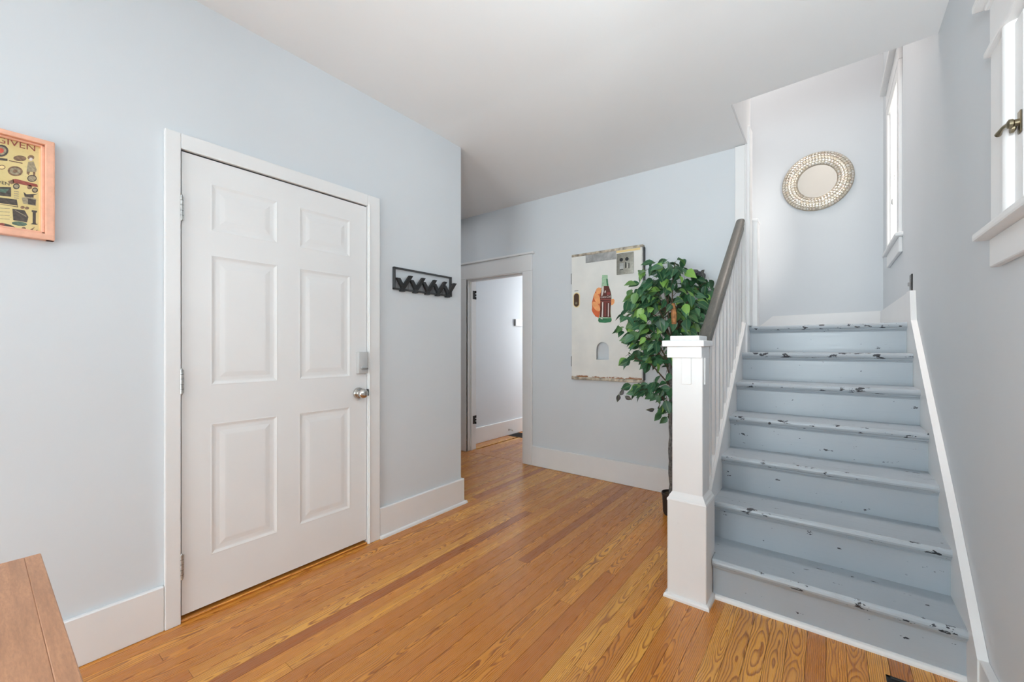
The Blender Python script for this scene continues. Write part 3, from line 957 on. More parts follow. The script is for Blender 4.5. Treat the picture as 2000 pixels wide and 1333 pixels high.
for i in range(nsl):
    zz = z1 - 0.075 - i * (z1 - 0.075 - z0 - 0.03) / (nsl - 1)
    if sl is None:
        q = []
        for s in range(5):
            t_ = (s / 4 - 0.5)
            q.append((XR + 0.032 + t_ * 0.0235, zz + t_ * 0.010 + 0.002 * (1 - 4 * t_ * t_)))
        vs = [(x, yy, z) for (x, z) in q for yy in (y0 + 0.02, y1 - 0.02)]
        vs += [(x, yy, z - 0.0006) for (x, z) in q for yy in (y0 + 0.02, y1 - 0.02)]
        idx = []
        for s in range(4):
            idx.append((2 * s, 2 * s + 1, 2 * s + 3, 2 * s + 2)); idx.append((10 + 2 * s, 12 + 2 * s, 13 + 2 * s, 11 + 2 * s))
        idx += [(0, 10, 11, 1), (8, 9, 19, 18)]
        sl = MB().raw(vs, idx).build('slat', M['blind'], bl)
        sz = WORLD[sl.name].copy(); zz0 = zz
    else:
        inst(sl, sz + Vector((0, 0, zz - zz0)), bl)
MB().box(XR + 0.018, XR + 0.046, y0 + 0.018, y1 - 0.018, z0 + 0.004, z0 + 0.018, 0.003).build('bottom_rail', M['white_plastic'], bl)
for yy in (y0 + 0.12, y1 - 0.12):
    MB().tube([(XR + 0.0185, yy, z1 - 0.06), (XR + 0.0185, yy, z0 + 0.015)], 0.0012, 5).build('ladder_cord', M['white_plastic'], bl)
MB().tube([(XR + 0.008, y0 + 0.06, z1 - 0.06), (XR + 0.003, y0 + 0.066, 2.80), (XR + 0.005, y0 + 0.07, 2.66)], 0.0017, 6).build('pull_cord', M['white_plastic'], bl)
MB().lathe((XR + 0.005, y0 + 0.07, 2.61), [(0.004, 0), (0.008, 0.01), (0.007, 0.04), (0.003, 0.05)], 10).build('cord_tassel', M['darkgrey'], bl, True)
MB().tube([(XR + 0.008, y1 - 0.10, z1 - 0.06), (XR + 0.004, y1 - 0.10, 2.44)], 0.0017, 6).build('pull_cord', M['white_plastic'], bl)
MB().lathe((XR + 0.004, y1 - 0.10, 2.39), [(0.004, 0), (0.008, 0.01), (0.007, 0.04), (0.003, 0.05)], 10).build('cord_tassel', M['darkgrey'], bl, True)

sw = thing('light_switch', (XR, 3.62, 1.60), 'dark bronze light switch on the right wall at the top of the stairs', 'light switch')
MB().box(XR - 0.007, XR, 3.585, 3.66, 1.538, 1.662, 0.002).build('cover_plate', M['bronze'], sw)
MB().box(XR - 0.020, XR - 0.006, 3.616, 3.627, 1.588, 1.612, 0.002).build('toggle', M['switch'], sw)
for zz in (1.565, 1.635):
    MB().lathe((XR - 0.007, 3.6215, zz), [(0.0045, 0), (0.004, -0.0015), (0.0, -0.002)], 10, 'x').build('screw', M['nickel'], sw)

# ------------------------------------------------------------------ casement window beside the viewer (window_2)
w2 = thing('window_2', (XR, 1.4, 1.56), 'small white casement window high on the right wall with a brass latch', 'window', kind='structure')
y0, y1, z0, z1 = W2
MB().box(XR - 0.022, XR, y1, y1 + 0.115, z0, z1 + 0.004, 0.003).build('side_casing', M['trim'], w2)
MB().box(XR - 0.022, XR, y0 - 0.115, y0, z0, z1 + 0.004, 0.003).build('side_casing', M['trim'], w2)
MB().box(XR - 0.036, XR, y0 - 0.13, y1 + 0.125, z1, z1 + 0.017, 0.005, 2).build('head_fillet', M['trim'], w2)
MB().box(XR - 0.024, XR, y0 - 0.115, y1 + 0.115, z1 + 0.017, z1 + 0.150, 0.003).build('head_casing', M['trim'], w2)
b = MB().box(XR - 0.034, XR, y0 - 0.125, y1 + 0.125, z1 + 0.150, z1 + 0.166, 0.003)
b.box(XR - 0.056, XR, y0 - 0.145, y1 + 0.152, z1 + 0.166, z1 + 0.190, 0.006, 2)
b.build('cap_moulding', M['trim'], w2)
MB().box(XR - 0.056, XR + 0.08, y0 - 0.14, y1 + 0.150, z0 - 0.024, z0, 0.007, 2).build('stool', M['trim'], w2)
MB().box(XR - 0.022, XR, y0 - 0.125, y1 + 0.128, z0 - 0.112, z0 - 0.024, 0.003).build('apron', M['trim'], w2)
b = MB().box(XR, XR + 0.13, y1 - 0.012, y1, z0, z1); b.box(XR, XR + 0.13, y0, y0 + 0.012, z0, z1); b.box(XR, XR + 0.13, y0, y1, z1 - 0.012, z1)
b.build('jamb', M['trim'], w2)
# rounded stop bead round the opening
b = MB()
b.lathe((XR - 0.003, y1 - 0.034, z0), [(0.029, 0), (0.029, z1 - z0)], 20)
b.build('stop_bead', M['trim'], w2, True)
b = MB()
b.box(XR - 0.014, XR + 0.024, y1 - 0.125, y1 - 0.050, z0 + 0.004, z1 - 0.008, 0.003)
b.box(XR - 0.014, XR + 0.024, y0 + 0.016, y0 + 0.09, z0 + 0.004, z1 - 0.008, 0.003)
b.box(XR - 0.013, XR + 0.024, y0 + 0.09, y1 - 0.125, z0 + 0.004, z0 + 0.07, 0.003)
b.box(XR - 0.013, XR + 0.024, y0 + 0.09, y1 - 0.125, z1 - 0.068, z1 - 0.008, 0.003)
sa = b.build('sash', M['trim'], w2)
MB().box(XR + 0.004, XR + 0.008, y0 + 0.08, y1 - 0.115, z0 + 0.06, z1 - 0.058).build('pane', M['glass'], sa)
la = MB()
lz = 1.800
la.box(XR - 0.018, XR - 0.014, 1.683, 1.706, lz - 0.030, lz + 0.030, 0.002)
la.lathe((XR - 0.018, 1.695, lz), [(0.009, 0), (0.009, -0.008), (0.012, -0.011), (0.012, -0.018), (0.007, -0.021), (0.0, -0.022)], 16, 'x')
la.tube([(XR - 0.032, 1.695, lz + 0.003), (XR - 0.038, 1.722, lz + 0.005), (XR - 0.040, 1.745, lz + 0.002), (XR - 0.040, 1.760, lz)], [0.0055, 0.0045, 0.0055, 0.0075], 10)
la.lathe((XR - 0.020, 1.705, lz - 0.010), [(0.006, 0), (0.012, -0.004), (0.012, -0.010), (0.0, -0.012)], 14, 'x')
la.build('latch', M['brass'], w2, True)

# unseen windows added behind the viewer to carry the fill lights
for (nm, ax, W, lab) in (('added_window_left', 'x', W3, 'added fill-light window on the left wall behind the viewer'), ('added_window_rear', 'y', W4, 'added wide fill-light window in the wall behind the viewer')):
    u0, u1, z0, z1 = W
    wv = thing(nm, (XR if ax == 'r' else XL, (u0 + u1) / 2, z0) if ax in 'xr' else ((u0 + u1) / 2, -3.6, z0), lab, 'window', kind='structure')
    def bxx(b, a0, a1, e0, e1, d0, d1):
        if ax == 'r': b.box(XR + d0, XR + d1, a0, a1, e0, e1)
        elif ax == 'x': b.box(XL - d1, XL - d0, a0, a1, e0, e1)
        else: b.box(a0, a1, -3.6 - d1, -3.6 - d0, e0, e1)
    b = MB()
    bxx(b, u0 - 0.1, u0, z0 - 0.1, z1 + 0.1, -0.02, 0); bxx(b, u1, u1 + 0.1, z0 - 0.1, z1 + 0.1, -0.02, 0)
    bxx(b, u0, u1, z1, z1 + 0.1, -0.02, 0); bxx(b, u0, u1, z0 - 0.1, z0, -0.04, 0)
    b.build('casing', M['trim'], wv)
    b = MB()
    um, zm = (u0 + u1) / 2, (z0 + z1) / 2
    bxx(b, u0, u0 + 0.05, z0, z1, 0.05, 0.08); bxx(b, u1 - 0.05, u1, z0, z1, 0.05, 0.08); bxx(b, um - 0.03, um + 0.03, z0, z1, 0.05, 0.08)
    bxx(b, u0, u1, z0, z0 + 0.05, 0.05, 0.08); bxx(b, u0, u1, z1 - 0.05, z1, 0.05, 0.08); bxx(b, u0, u1, zm - 0.025, zm + 0.025, 0.05, 0.08)
    b.build('sash', M['trim'], wv)
    b = MB(); bxx(b, u0 + 0.02, u1 - 0.02, z0 + 0.02, z1 - 0.02, 0.063, 0.067)
    b.build('pane', M['glass'], wv)
# ------------------------------------------------------------------ old vending machine door on the back wall
YS = 3.428
vm = thing('vending_machine_door', (-1.595, YB, 0.905), 'old cream vending machine door with a hand holding a cola bottle, hung on the back wall', 'wall decoration')
sx0, sx1, sz0, sz1 = -1.918, -1.248, 0.912, 2.055
ax0, ax1, az0, azr = -1.665, -1.545, 1.088, 1.185    # coin return arch: straight part, then a half round
arc = [((ax0 + ax1) / 2 + (ax1 - ax0) / 2 * math.cos(PI - PI * k / 12), azr + (ax1 - ax0) / 2 * math.sin(PI - PI * k / 12)) for k in range(13)]
def slab_with_arch(y0, y1):
    vs, idx = [], []
    for yy in (y0, y1):
        base = len(vs)
        outer = [(sx0, sz0), (ax0, sz0), (ax1, sz0), (sx1, sz0), (sx1, az0), (sx1, sz1), (sx0, sz1), (sx0, az0)]
        inner = [(ax0, az0)] + arc + [(ax1, az0)]
        vs += [(x, yy, z) for x, z in outer + inner]
        o, i = base, base + 8
        fs = [(o, o + 1, i, o + 7), (o + 1, o + 2, i + 14, i), (o + 2, o + 3, o + 4, i + 14),
              (o + 7, i, i + 1, i + 2, i + 3, i + 4, i + 5, i + 6, i + 7, o + 6),
              (o + 4, o + 5, i + 7, i + 8, i + 9, i + 10, i + 11, i + 12, i + 13, i + 14), (o + 6, i + 7, o + 5)]
        idx += fs
    n = 23
    for a in range(8): idx.append((a, (a + 1) % 8, n + (a + 1) % 8, n + a))
    for a in range(15): idx.append((8 + a, 8 + (a + 1) % 15, n + 8 + (a + 1) % 15, n + 8 + a))
    return vs, idx
b = MB().raw(*slab_with_arch(YS, YS + 0.003))
b.build('panel', M['enamel'], vm)
for (a, c, e, f) in ((sx0, sx0 + 0.012, sz0, sz1), (sx1 - 0.006, sx1 + 0.010, sz0, sz1)):
    MB().box(a, c, YS + 0.001, YB, e, f, 0.002).build('side_flange', M['enamel' if a < -1.5 else 'baremetal'], vm)
MB().box(sx1 + 0.0102, sx1 + 0.016, YS + 0.012, YB - 0.002, sz0 + 0.01, sz1 - 0.01).build('seal_strip', M['black'], vm)
MB().box(sx0 - 0.002, sx1 + 0.010, YS - 0.003, YB, sz0 - 0.014, sz0 + 0.014, 0.004).build('bottom_rail', M['tanrust'], vm)
MB().box(sx0 - 0.001, sx1 + 0.010, YS - 0.003, YB, sz1 - 0.012, sz1 + 0.012, 0.004).build('top_rail', M['tanrust'], vm)
MB().box(-1.772, -1.475, YS - 0.0022, YS + 0.001, 1.972, 2.043).build('metal_strip', M['baremetal'], vm)
MB().box(-1.474, -1.262, YS - 0.0015, YS + 0.001, 2.024, 2.042).build('metal_strip', M['paper_edge'], vm)
# coin plate
cp = MB().box(-1.470, -1.318, YS - 0.010, YS + 0.001, 1.832, 2.016, 0.005, 2).build('coin_plate', M['plate'], vm, True)
for cxp in (-1.424, -1.374):
    MB().lathe((cxp, YS - 0.010, 1.958), [(0.0155, 0.0), (0.0155, -0.003), (0.012, -0.004), (0.0, -0.0035)], 18, 'y').build('coin_hole', M['hole'], cp, True)
MB().box(-1.440, -1.404, YS - 0.0125, YS - 0.009, 1.878, 1.928, 0.001).build('coin_label', M['baremetal'], cp)
MB().box(-1.390, -1.380, YS - 0.0125, YS - 0.009, 1.882, 1.932, 0.001).build('coin_slot', M['hole'], cp)
MB().box(-1.368, -1.362, YS - 0.0135, YS - 0.009, 1.880, 1.916, 0.001).build('coin_lever', M['hi'], cp)
MB().box(-1.360, -1.354, YS - 0.0125, YS - 0.009, 1.876, 1.92, 0.001).build('coin_slot', M['hole'], cp)
MB().box(-1.436, -1.408, YS - 0.0125, YS - 0.009, 1.868, 1.873).build('coin_slot', M['hole'], cp)
# keyhole escutcheon
def capsule(b, cx_, cz_, rx, hz, y0, y1):
    pts = [(cx_ + rx * math.cos(PI * k / 8), cz_ + hz - rx + rx * math.sin(PI * k / 8)) for k in range(9)] + \
          [(cx_ + rx * math.cos(PI + PI * k / 8), cz_ - hz + rx + rx * math.sin(PI + PI * k / 8)) for k in range(9)]
    b.prism(pts, y0, y1, 'y')
    return b
kh = capsule(MB(), -1.866, 1.640, 0.033, 0.070, YS - 0.003, YS + 0.001).build('lock_plate', M['paper_edge'], vm)
kk = capsule(MB(), -1.866, 1.640, 0.026, 0.062, YS - 0.0045, YS - 0.0028).build('lock_recess', M['hole_brown'], kh)
MB().lathe((-1.866, YS - 0.005, 1.61), [(0.012, 0), (0.012, -0.005), (0.0, -0.007)], 16, 'y').build('lock_barrel', M['brass'], kh, True)
MB().box(-1.888, -1.848, YS - 0.002, YS + 0.0005, 1.723, 1.729).build('slot', M['darkgrey'], kh)
for (e, f) in ((1.795, 1.898), (1.018, 1.115)):
    MB().box(sx0 - 0.018, sx0, YS + 0.014, YB, e, f, 0.003).build('hinge_bracket', M['darkgrey'], vm)
# the picture: thin printed layers on the panel, outlines given in metres on the panel
def flat_y(pts, depth):
    return MB().prism(pts, YS - depth, YS + 0.0004, 'y')
def Z(zx, zy):      # position on the panel of a point of the print
    return on_y(1140 + zx / 8.33, 500 + zy / 8.33, YS)
def blob(cx_, cy_, rx, ry, rot, n=16):
    out = []
    for k in range(n):
        a = 2 * PI * k / n
        u, v = rx * math.cos(a), ry * math.sin(a)
        out.append((cx_ + u * math.cos(rot) - v * math.sin(rot), cy_ + u * math.sin(rot) + v * math.cos(rot)))
    return out
def P_(pl): return [Z(*p) for p in pl]
bo = [(305, 312), (388, 312), (392, 345), (385, 352), (388, 385), (395, 400), (398, 440), (408, 490), (425, 535), (440, 585), (452, 640), (455, 690), (448, 730), (450, 780), (443, 830), (440, 900), (444, 960), (452, 1010), (458, 1050), (440, 1080), (350, 1092), (255, 1085), (236, 1055), (246, 1010), (262, 960), (270, 890), (272, 820), (275, 760), (268, 700), (275, 640), (285, 580), (290, 520), (296, 440), (300, 395), (296, 375), (302, 350), (300, 325)]
hand_parts = [
    ('palm', [(215, 530), (290, 520), (290, 1000), (240, 1008), (190, 985), (140, 905), (135, 760), (165, 640)], 'skin_d', 0.0012),
    ('finger', blob(245, 570, 42, 55, 0.25), 'skin', 0.0019),
    ('finger', blob(220, 695, 45, 95, -0.35), 'skin', 0.0023),
    ('finger', blob(205, 825, 45, 92, -0.62), 'skin', 0.0021),
    ('finger', blob(190, 925, 34, 88, -0.60), 'skin_d', 0.0017),
    ('thumb', [(440, 720), (455, 702), (490, 700), (503, 725), (498, 770), (470, 800), (440, 805)], 'skin', 0.0016)]
for nm, pl, mt, dp in hand_parts:
    q = flat_y(P_(pl), dp).build('printed_' + nm, M[mt], vm)
bt = flat_y(P_(bo), 0.0026).build('printed_bottle', M['bottle_green'], vm)
lay = [
    ('liquid', [(325, 490), (408, 490), (440, 585), (453, 660), (448, 730), (449, 780), (440, 840), (438, 930), (444, 1005), (262, 1000), (270, 890), (274, 760), (268, 700), (278, 620), (290, 560), (320, 548)], 'cola', 0.0031),
    ('base', [(246, 1010), (300, 1018), (380, 1018), (452, 1012), (458, 1050), (440, 1080), (350, 1092), (255, 1085), (236, 1055)], 'bottle_dark', 0.0034),
    ('lip', [(303, 342), (391, 342), (390, 372), (300, 374)], 'bottle_green', 0.0034),
    ('highlight', [(300, 500), (330, 492), (328, 580), (310, 640), (296, 660), (290, 640)], 'hi', 0.0036),
    ('highlight', [(300, 745), (322, 745), (318, 860), (316, 1000), (292, 1000), (302, 860)], 'hi', 0.0036),
    ('highlight', [(272, 700), (450, 705), (450, 722), (272, 720)], 'hi_red', 0.0036),
    ('highlight', [(272, 738), (450, 745), (449, 760), (272, 756)], 'hi_red', 0.0036),
    ('highlight', [(345, 765), (362, 765), (360, 980), (342, 980)], 'hi_red', 0.0036),
    ('highlight', [(400, 770), (414, 770), (410, 990), (396, 990)], 'hi', 0.0036),
    ('highlight', blob(352, 585, 10, 22, 0.2), 'hi', 0.0036),
    ('highlight', [(375, 590), (430, 590), (440, 630), (380, 640)], 'hi_red', 0.0036),
    ('shade', [(370, 360), (392, 380), (398, 440), (404, 488), (380, 488), (372, 430)], 'bottle_dark', 0.0032),
    ('highlight', [(275, 1016), (310, 1020), (312, 1034), (280, 1030)], 'hi', 0.0038)]
for nm, pl, mt, dp in lay:
    flat_y(P_(pl), dp).build('printed_' + nm, M[mt], bt)


def text_mesh(body, size, name, mat, parent, wloc, rot, extrude=0.0004, shear=0.0, sx=1.0, align='CENTER'):
    cu = bpy.data.curves.new(name, 'FONT')
    cu.body = body
    cu.size = size
    cu.extrude = extrude
    cu.shear = shear
    cu.resolution_u = 3
    cu.align_x = align
    cu.align_y = 'CENTER'
    t_ = bpy.data.objects.new(name + '_curve', cu)
    C.objects.link(t_)
    bpy.context.view_layer.update()
    me = bpy.data.meshes.new_from_object(t_.evaluated_get(bpy.context.evaluated_depsgraph_get()))
    bpy.data.objects.remove(t_)
    me.name = name
    R = Matrix(rot)
    for v in me.vertices:
        v.co = R @ Vector((v.co.x * sx, v.co.y, v.co.z))
    me.materials.clear()
    me.materials.append(mat)
    o = bpy.data.objects.new(name, me)
    C.objects.link(o)
    return put(o, wloc, parent)


RY = ((1, 0, 0), (0, 0, -1), (0, 1, 0))          # text in the x-z plane facing -y
RX = ((0, 0, 1), (1, 0, 0), (0, 1, 0))           # text in the y-z plane facing +x
xz = Z(362, 668)
text_mesh('Coca-Cola', 0.030, 'printed_lettering', M['hi'], bt, (xz[0], YS - 0.0040, xz[1]), RY, shear=0.3, sx=0.78)

# ------------------------------------------------------------------ coat rack on the left wall
cr = thing('coat_rack', (XL, 1.913, 1.64), 'black metal coat rack with folding hooks beside the front door', 'coat rack')
ry0, ry1, rz0, rz1 = 1.655, 2.172, 1.575, 1.722
b = MB()
T = 0.020
b.box(XL, XL + T, ry0, ry1, rz1 - 0.011, rz1, 0.003, 2)
b.box(XL, XL + T, ry0, ry0 + 0.013, rz0, rz1, 0.003, 2)
b.box(XL, XL + T, ry1 - 0.013, ry1, rz0, rz1, 0.003, 2)
b.box(XL, XL + T, ry0, ry1, rz0, rz0 + 0.012, 0.003, 2)
b.build('frame', M['rack_frame'], cr)
hys = [1.722, 1.830, 1.935, 2.032, 2.128]
for i, hy in enumerate(hys):
    # grey sloped web to the left of the hook
    for s in (-1, 1):
        far = hy + s * 0.052
        MB().prism([(hy, rz0 + 0.008), (far, rz0 + 0.008), (far, rz0 + 0.060), (hy, rz0 + 0.014)], XL + 0.002, XL + 0.012, 'x').build('web_plate', M['rackgrey'], cr)
    b = MB()
    b.box(XL, XL + 0.030, hy - 0.016, hy + 0.016, rz0 - 0.008, rz0 + 0.030, 0.003, 2)
    # two prongs rising as a V and reaching off the wall
    for (dy, dz, out) in ((0.048, 0.098, 0.042), (-0.040, 0.076, 0.022)):
        a = Vector((XL + 0.024, hy, rz0 + 0.014)); c = Vector((XL + out, hy + dy, rz0 + dz))
        w = Vector((0, 0.0145, 0)); t_ = Vector((0.009, 0, 0))
        vs = [a - w - t_, a + w - t_, a + w + t_, a - w + t_, c - w - t_, c + w - t_, c + w + t_, c - w + t_]
        b.raw(vs, [(0, 3, 2, 1), (4, 5, 6, 7), (0, 1, 5, 4), (1, 2, 6, 5), (2, 3, 7, 6), (3, 0, 4, 7)])
    b.build('hook', M['black'], cr)

# ------------------------------------------------------------------ framed poster at the left edge
pf = thing('picture_frame', (XL, 0.03, 1.76), 'coral pink framed vintage catalogue poster on the left wall', 'picture')
fy0, fy1, fz0, fz1 = -0.135, 0.181, 1.583, 1.938
FD = 0.034
for (a, c, e, f, ax) in ((fy0, fy1, fz1 - 0.017, fz1, 'h'), (fy0, fy1, fz0, fz0 + 0.022, 'h'), (fy0, fy0 + 0.024, fz0, fz1, 'v'), (fy1 - 0.024, fy1, fz0, fz1, 'v')):
    b = MB()
    b.box(XL + 0.001, XL + FD - (0.0 if ax == 'h' else 0.0004), a, c, e, f, 0.004, 2)
    b.build('frame_rail', M['frame'], pf)
for (a, c, e, f) in ((fy0 + 0.022, fy1 - 0.022, fz1 - 0.024, fz1 - 0.016), (fy0 + 0.022, fy1 - 0.022, fz0 + 0.021, fz0 + 0.030), (fy0 + 0.022, fy0 + 0.038, fz0 + 0.021, fz1 - 0.016), (fy1 - 0.033, fy1 - 0.022, fz0 + 0.021, fz1 - 0.016)):
    MB().box(XL + 0.004, XL + 0.022, a, c, e, f, 0.003).build('inner_bead', M['frame'], pf)
XP = XL + 0.010
po = MB().box(XL + 0.002, XP, fy0 + 0.03, fy1 - 0.03, fz0 + 0.02, fz1 - 0.015).build('poster', M['paper'], pf)
def Q(zx, zy):
    return on_x(zx / 5.795, 250 + zy / 5.795, XP)
def print_poly(pl, mat, d=0.0005):
    MB().prism([Q(*p) for p in pl], XP - 0.0002, XP + d, 'x').build('printed_shape', M[mat], po)
def ell(cx_, cy_, rx, ry, mat, d=0.0005, n=18, rot=0.0):
    print_poly(blob(cx_, cy_, rx, ry, rot, n), mat, d)
print_poly([(438, 235), (492, 250), (492, 1200), (438, 1190)], 'paper_edge', 0.0002)
gy, gz = Q(165, 200)
text_mesh('-GIVEN', 0.030, 'printed_lettering', M['ink_red'], po, (XP + 0.0003, Q(410, 240)[0], Q(410, 240)[1]), RX, sx=1.05, align='RIGHT')
text_mesh('GIVEN', 0.0145, 'printed_lettering', M['ink'], po, (XP + 0.0003, Q(112, 640)[0], Q(112, 640)[1]), RX, align='RIGHT')
ell(10, 258, 85, 68, 'ink'); ell(10, 258, 62, 48, 'ink_grey', 0.0008); ell(10, 258, 34, 28, 'ink_red2', 0.0011)
ell(225, 345, 74, 32, 'ink_brown', rot=0.05)
print_poly([(-30, 335), (85, 350), (85, 375), (-30, 362)], 'ink')
print_poly([(100, 365), (255, 395), (255, 408), (100, 375)], 'ink_brown')
ell(172, 490, 86, 56, 'ink_brown', rot=0.1); ell(172, 490, 62, 40, 'ink_grey', 0.0008, rot=0.1); ell(172, 490, 28, 20, 'ink_brown', 0.0011)
ell(20, 445, 42, 26, 'ink_brown'); ell(20, 445, 32, 18, 'paper_edge', 0.0008)
# a doll in coat and hat
ell(350, 335, 38, 26, 'ink_brown'); ell(350, 355, 20, 18, 'hi', 0.0008)
print_poly([(318, 385), (380, 380), (415, 470), (410, 500), (300, 495)], 'ink_grey')
print_poly([(305, 495), (340, 498), (325, 535), (300, 515)], 'ink_brown'); print_poly([(372, 498), (400, 500), (398, 540), (375, 535)], 'ink_brown')
ell(362, 572, 54, 40, 'ink'); ell(362, 572, 44, 31, 'ink_grey', 0.0008)
# the red toy wagon
print_poly([(140, 580), (180, 578), (420, 640), (430, 670), (340, 660), (150, 620)], 'ink_red')
print_poly([(85, 605), (150, 585), (160, 630), (130, 640)], 'ink_brown')
ell(185, 662, 38, 34, 'ink'); ell(185, 662, 26, 22, 'ink_grey', 0.0008)
ell(335, 672, 28, 24, 'ink_brown'); ell(395, 705, 34, 30, 'ink'); ell(395, 705, 22, 18, 'ink_grey', 0.0008)
print_poly([(-20, 668), (125, 672), (125, 780), (-20, 765)], 'ink'); print_poly([(-10, 690), (105, 690), (60, 740), (-10, 720)], 'ink_green', 0.0008)
for r in range(4):
    print_poly([(160, 715 + 24 * r), (215, 722 + 24 * r), (215, 730 + 24 * r), (160, 723 + 24 * r)], 'ink_grey')
    print_poly([(0, 905 + 40 * r), (110, 912 + 40 * r), (110, 918 + 40 * r), (0, 911 + 40 * r)], 'ink_grey')
print_poly([(265, 725), (300, 752), (430, 745), (380, 765), (380, 790), (280, 780)], 'ink')
print_poly([(245, 790), (320, 780), (410, 805), (405, 885), (260, 855)], 'ink_grey'); print_poly([(315, 800), (405, 815), (400, 875), (318, 865)], 'ink', 0.0008)
print_poly([(-20, 785), (190, 812), (205, 900), (-20, 862)], 'ink'); print_poly([(-20, 850), (195, 880), (195, 890), (-20, 858)], 'paper_edge', 0.0008)
ell(255, 900, 25, 16, 'ink_brown'); ell(305, 908, 25, 16, 'ink_brown')
print_poly([(140, 915), (280, 935), (322, 1010), (305, 1070), (150, 1045)], 'ink'); print_poly([(170, 935), (180, 935), (300, 1000), (295, 1008)], 'ink_grey', 0.0008)
print_poly([(358, 932), (420, 938), (418, 958), (405, 960), (405, 1080), (430, 1100), (345, 1090), (370, 1078), (370, 955), (358, 950)], 'ink')
ell(220, 1085, 88, 24, 'ink_green', rot=0.1); ell(75, 1110, 100, 22, 'ink', rot=0.25); ell(20, 1095, 34, 18, 'ink_red', 0.0008)
ell(268, 1138, 25, 16, 'ink_brown'); print_poly([(320, 1165), (395, 1120), (360, 1170)], 'ink_brown'); print_poly([(390, 1170), (425, 1150), (420, 1168)], 'ink_brown')

# the rest of the sheet, past the edge of the view
pr = random.Random(5)
for row in range(6):
    for col in range(3):
        yy, zz = -0.085 + 0.048 * col + pr.uniform(-0.006, 0.006), 1.625 + 0.048 * row + pr.uniform(-0.006, 0.006)
        w_, h_ = pr.uniform(0.011, 0.020), pr.uniform(0.008, 0.016)
        if pr.random() < 0.5:
            pl = blob(yy, zz, w_, h_, pr.uniform(-0.4, 0.4), 14)
        else:
            pl = [(yy - w_, zz - h_), (yy + w_ * 0.8, zz - h_ * 0.8), (yy + w_, zz + h_), (yy - w_ * 0.7, zz + h_ * 0.7)]
        MB().prism(pl, XP - 0.0002, XP + 0.0005, 'x').build('printed_shape', M[pr.choice(['ink', 'ink_brown', 'ink_grey', 'ink_red', 'ink_green'])], po)

# ------------------------------------------------------------------ round mosaic mirror on the landing wall
MC = Vector((-0.096, YM, 2.928))
mi = thing('wall_mirror', MC, 'round wall mirror with a champagne mosaic disc frame on the landing', 'mirror')
MB().lathe(MC, [(0.302, -0.001), (0.304, -0.012), (0.296, -0.024), (0.270, -0.036), (0.235, -0.042), (0.200, -0.038), (0.172, -0.026), (0.166, -0.016), (0.166, -0.010)], 64, 'y').build('backing_ring', M['ring'], mi, True)
MB().lathe(MC, [(0.167, -0.010), (0.167, -0.016), (0.0, -0.016)], 64, 'y').build('mirror_glass', M['mirror'], mi)
disc = None
rows = [(0.184, -0.0315, 43, 0.62), (0.211, -0.0400, 50, 0.25), (0.238, -0.0425, 56, 0.0), (0.265, -0.0375, 62, -0.35), (0.288, -0.0280, 68, -0.70)]
for (r, h, cnt, tilt) in rows:
    for i in range(cnt):
        a = 2 * PI * (i + 0.5 * (rows.index((r, h, cnt, tilt)) % 2)) / cnt
        wl = MC + Vector((r * math.cos(a), h - 0.0012, r * math.sin(a)))
        if disc is None:
            disc = MB().lathe(wl, [(0.0128, 0.0015), (0.0128, -0.0008), (0.0105, -0.0018), (0.0, -0.0020)], 10, 'y').build('mosaic_disc', M['disc'], mi, True, origin=wl)
            o = disc
        else:
            o = inst(disc, wl, mi)
        rm = Matrix.Rotation(-a, 4, 'Y') @ Matrix.Rotation(-tilt, 4, 'Z')
        o.rotation_euler = rm.to_euler()

# ------------------------------------------------------------------ wooden table at the lower left
tb = thing('table', (-0.95, -0.3, 0), 'walnut brown wooden table at the lower left with a plain edge strip', 'table')
TZ = 0.755
tx0, tx1, ty0, ty1 = -1.352, -0.52, -0.72, 0.090
b = MB().box(tx0, tx1, ty0 + 0.024, ty1 - 0.024, TZ - 0.022, TZ - 0.0006, 0.0)
b.build('tabletop', M['table'], tb)
MB().box(tx0, tx1, ty1 - 0.0238, ty1, TZ - 0.024, TZ, 0.0015).build('edge_strip', M['table'], tb)
MB().box(tx0, tx1, ty0, ty0 + 0.0238, TZ - 0.024, TZ, 0.0015).build('edge_strip', M['table'], tb)
b = MB()
b.box(tx0 + 0.05, tx1 - 0.05, ty1 - 0.07, ty1 - 0.05, TZ - 0.10, TZ - 0.022); b.box(tx0 + 0.05, tx1 - 0.05, ty0 + 0.05, ty0 + 0.07, TZ - 0.10, TZ - 0.022)
b.box(tx0 + 0.05, tx0 + 0.07, ty0 + 0.05, ty1 - 0.05, TZ - 0.10, TZ - 0.022); b.box(tx1 - 0.07, tx1 - 0.05, ty0 + 0.05, ty1 - 0.05, TZ - 0.10, TZ - 0.022)
b.build('apron', M['table'], tb)
for lx in (tx0 + 0.065, tx1 - 0.065):
    for lyy in (ty0 + 0.065, ty1 - 0.065):
        MB().box(lx - 0.024, lx + 0.024, lyy - 0.024, lyy + 0.024, 0, TZ - 0.022, 0.003).build('leg', M['table'], tb)

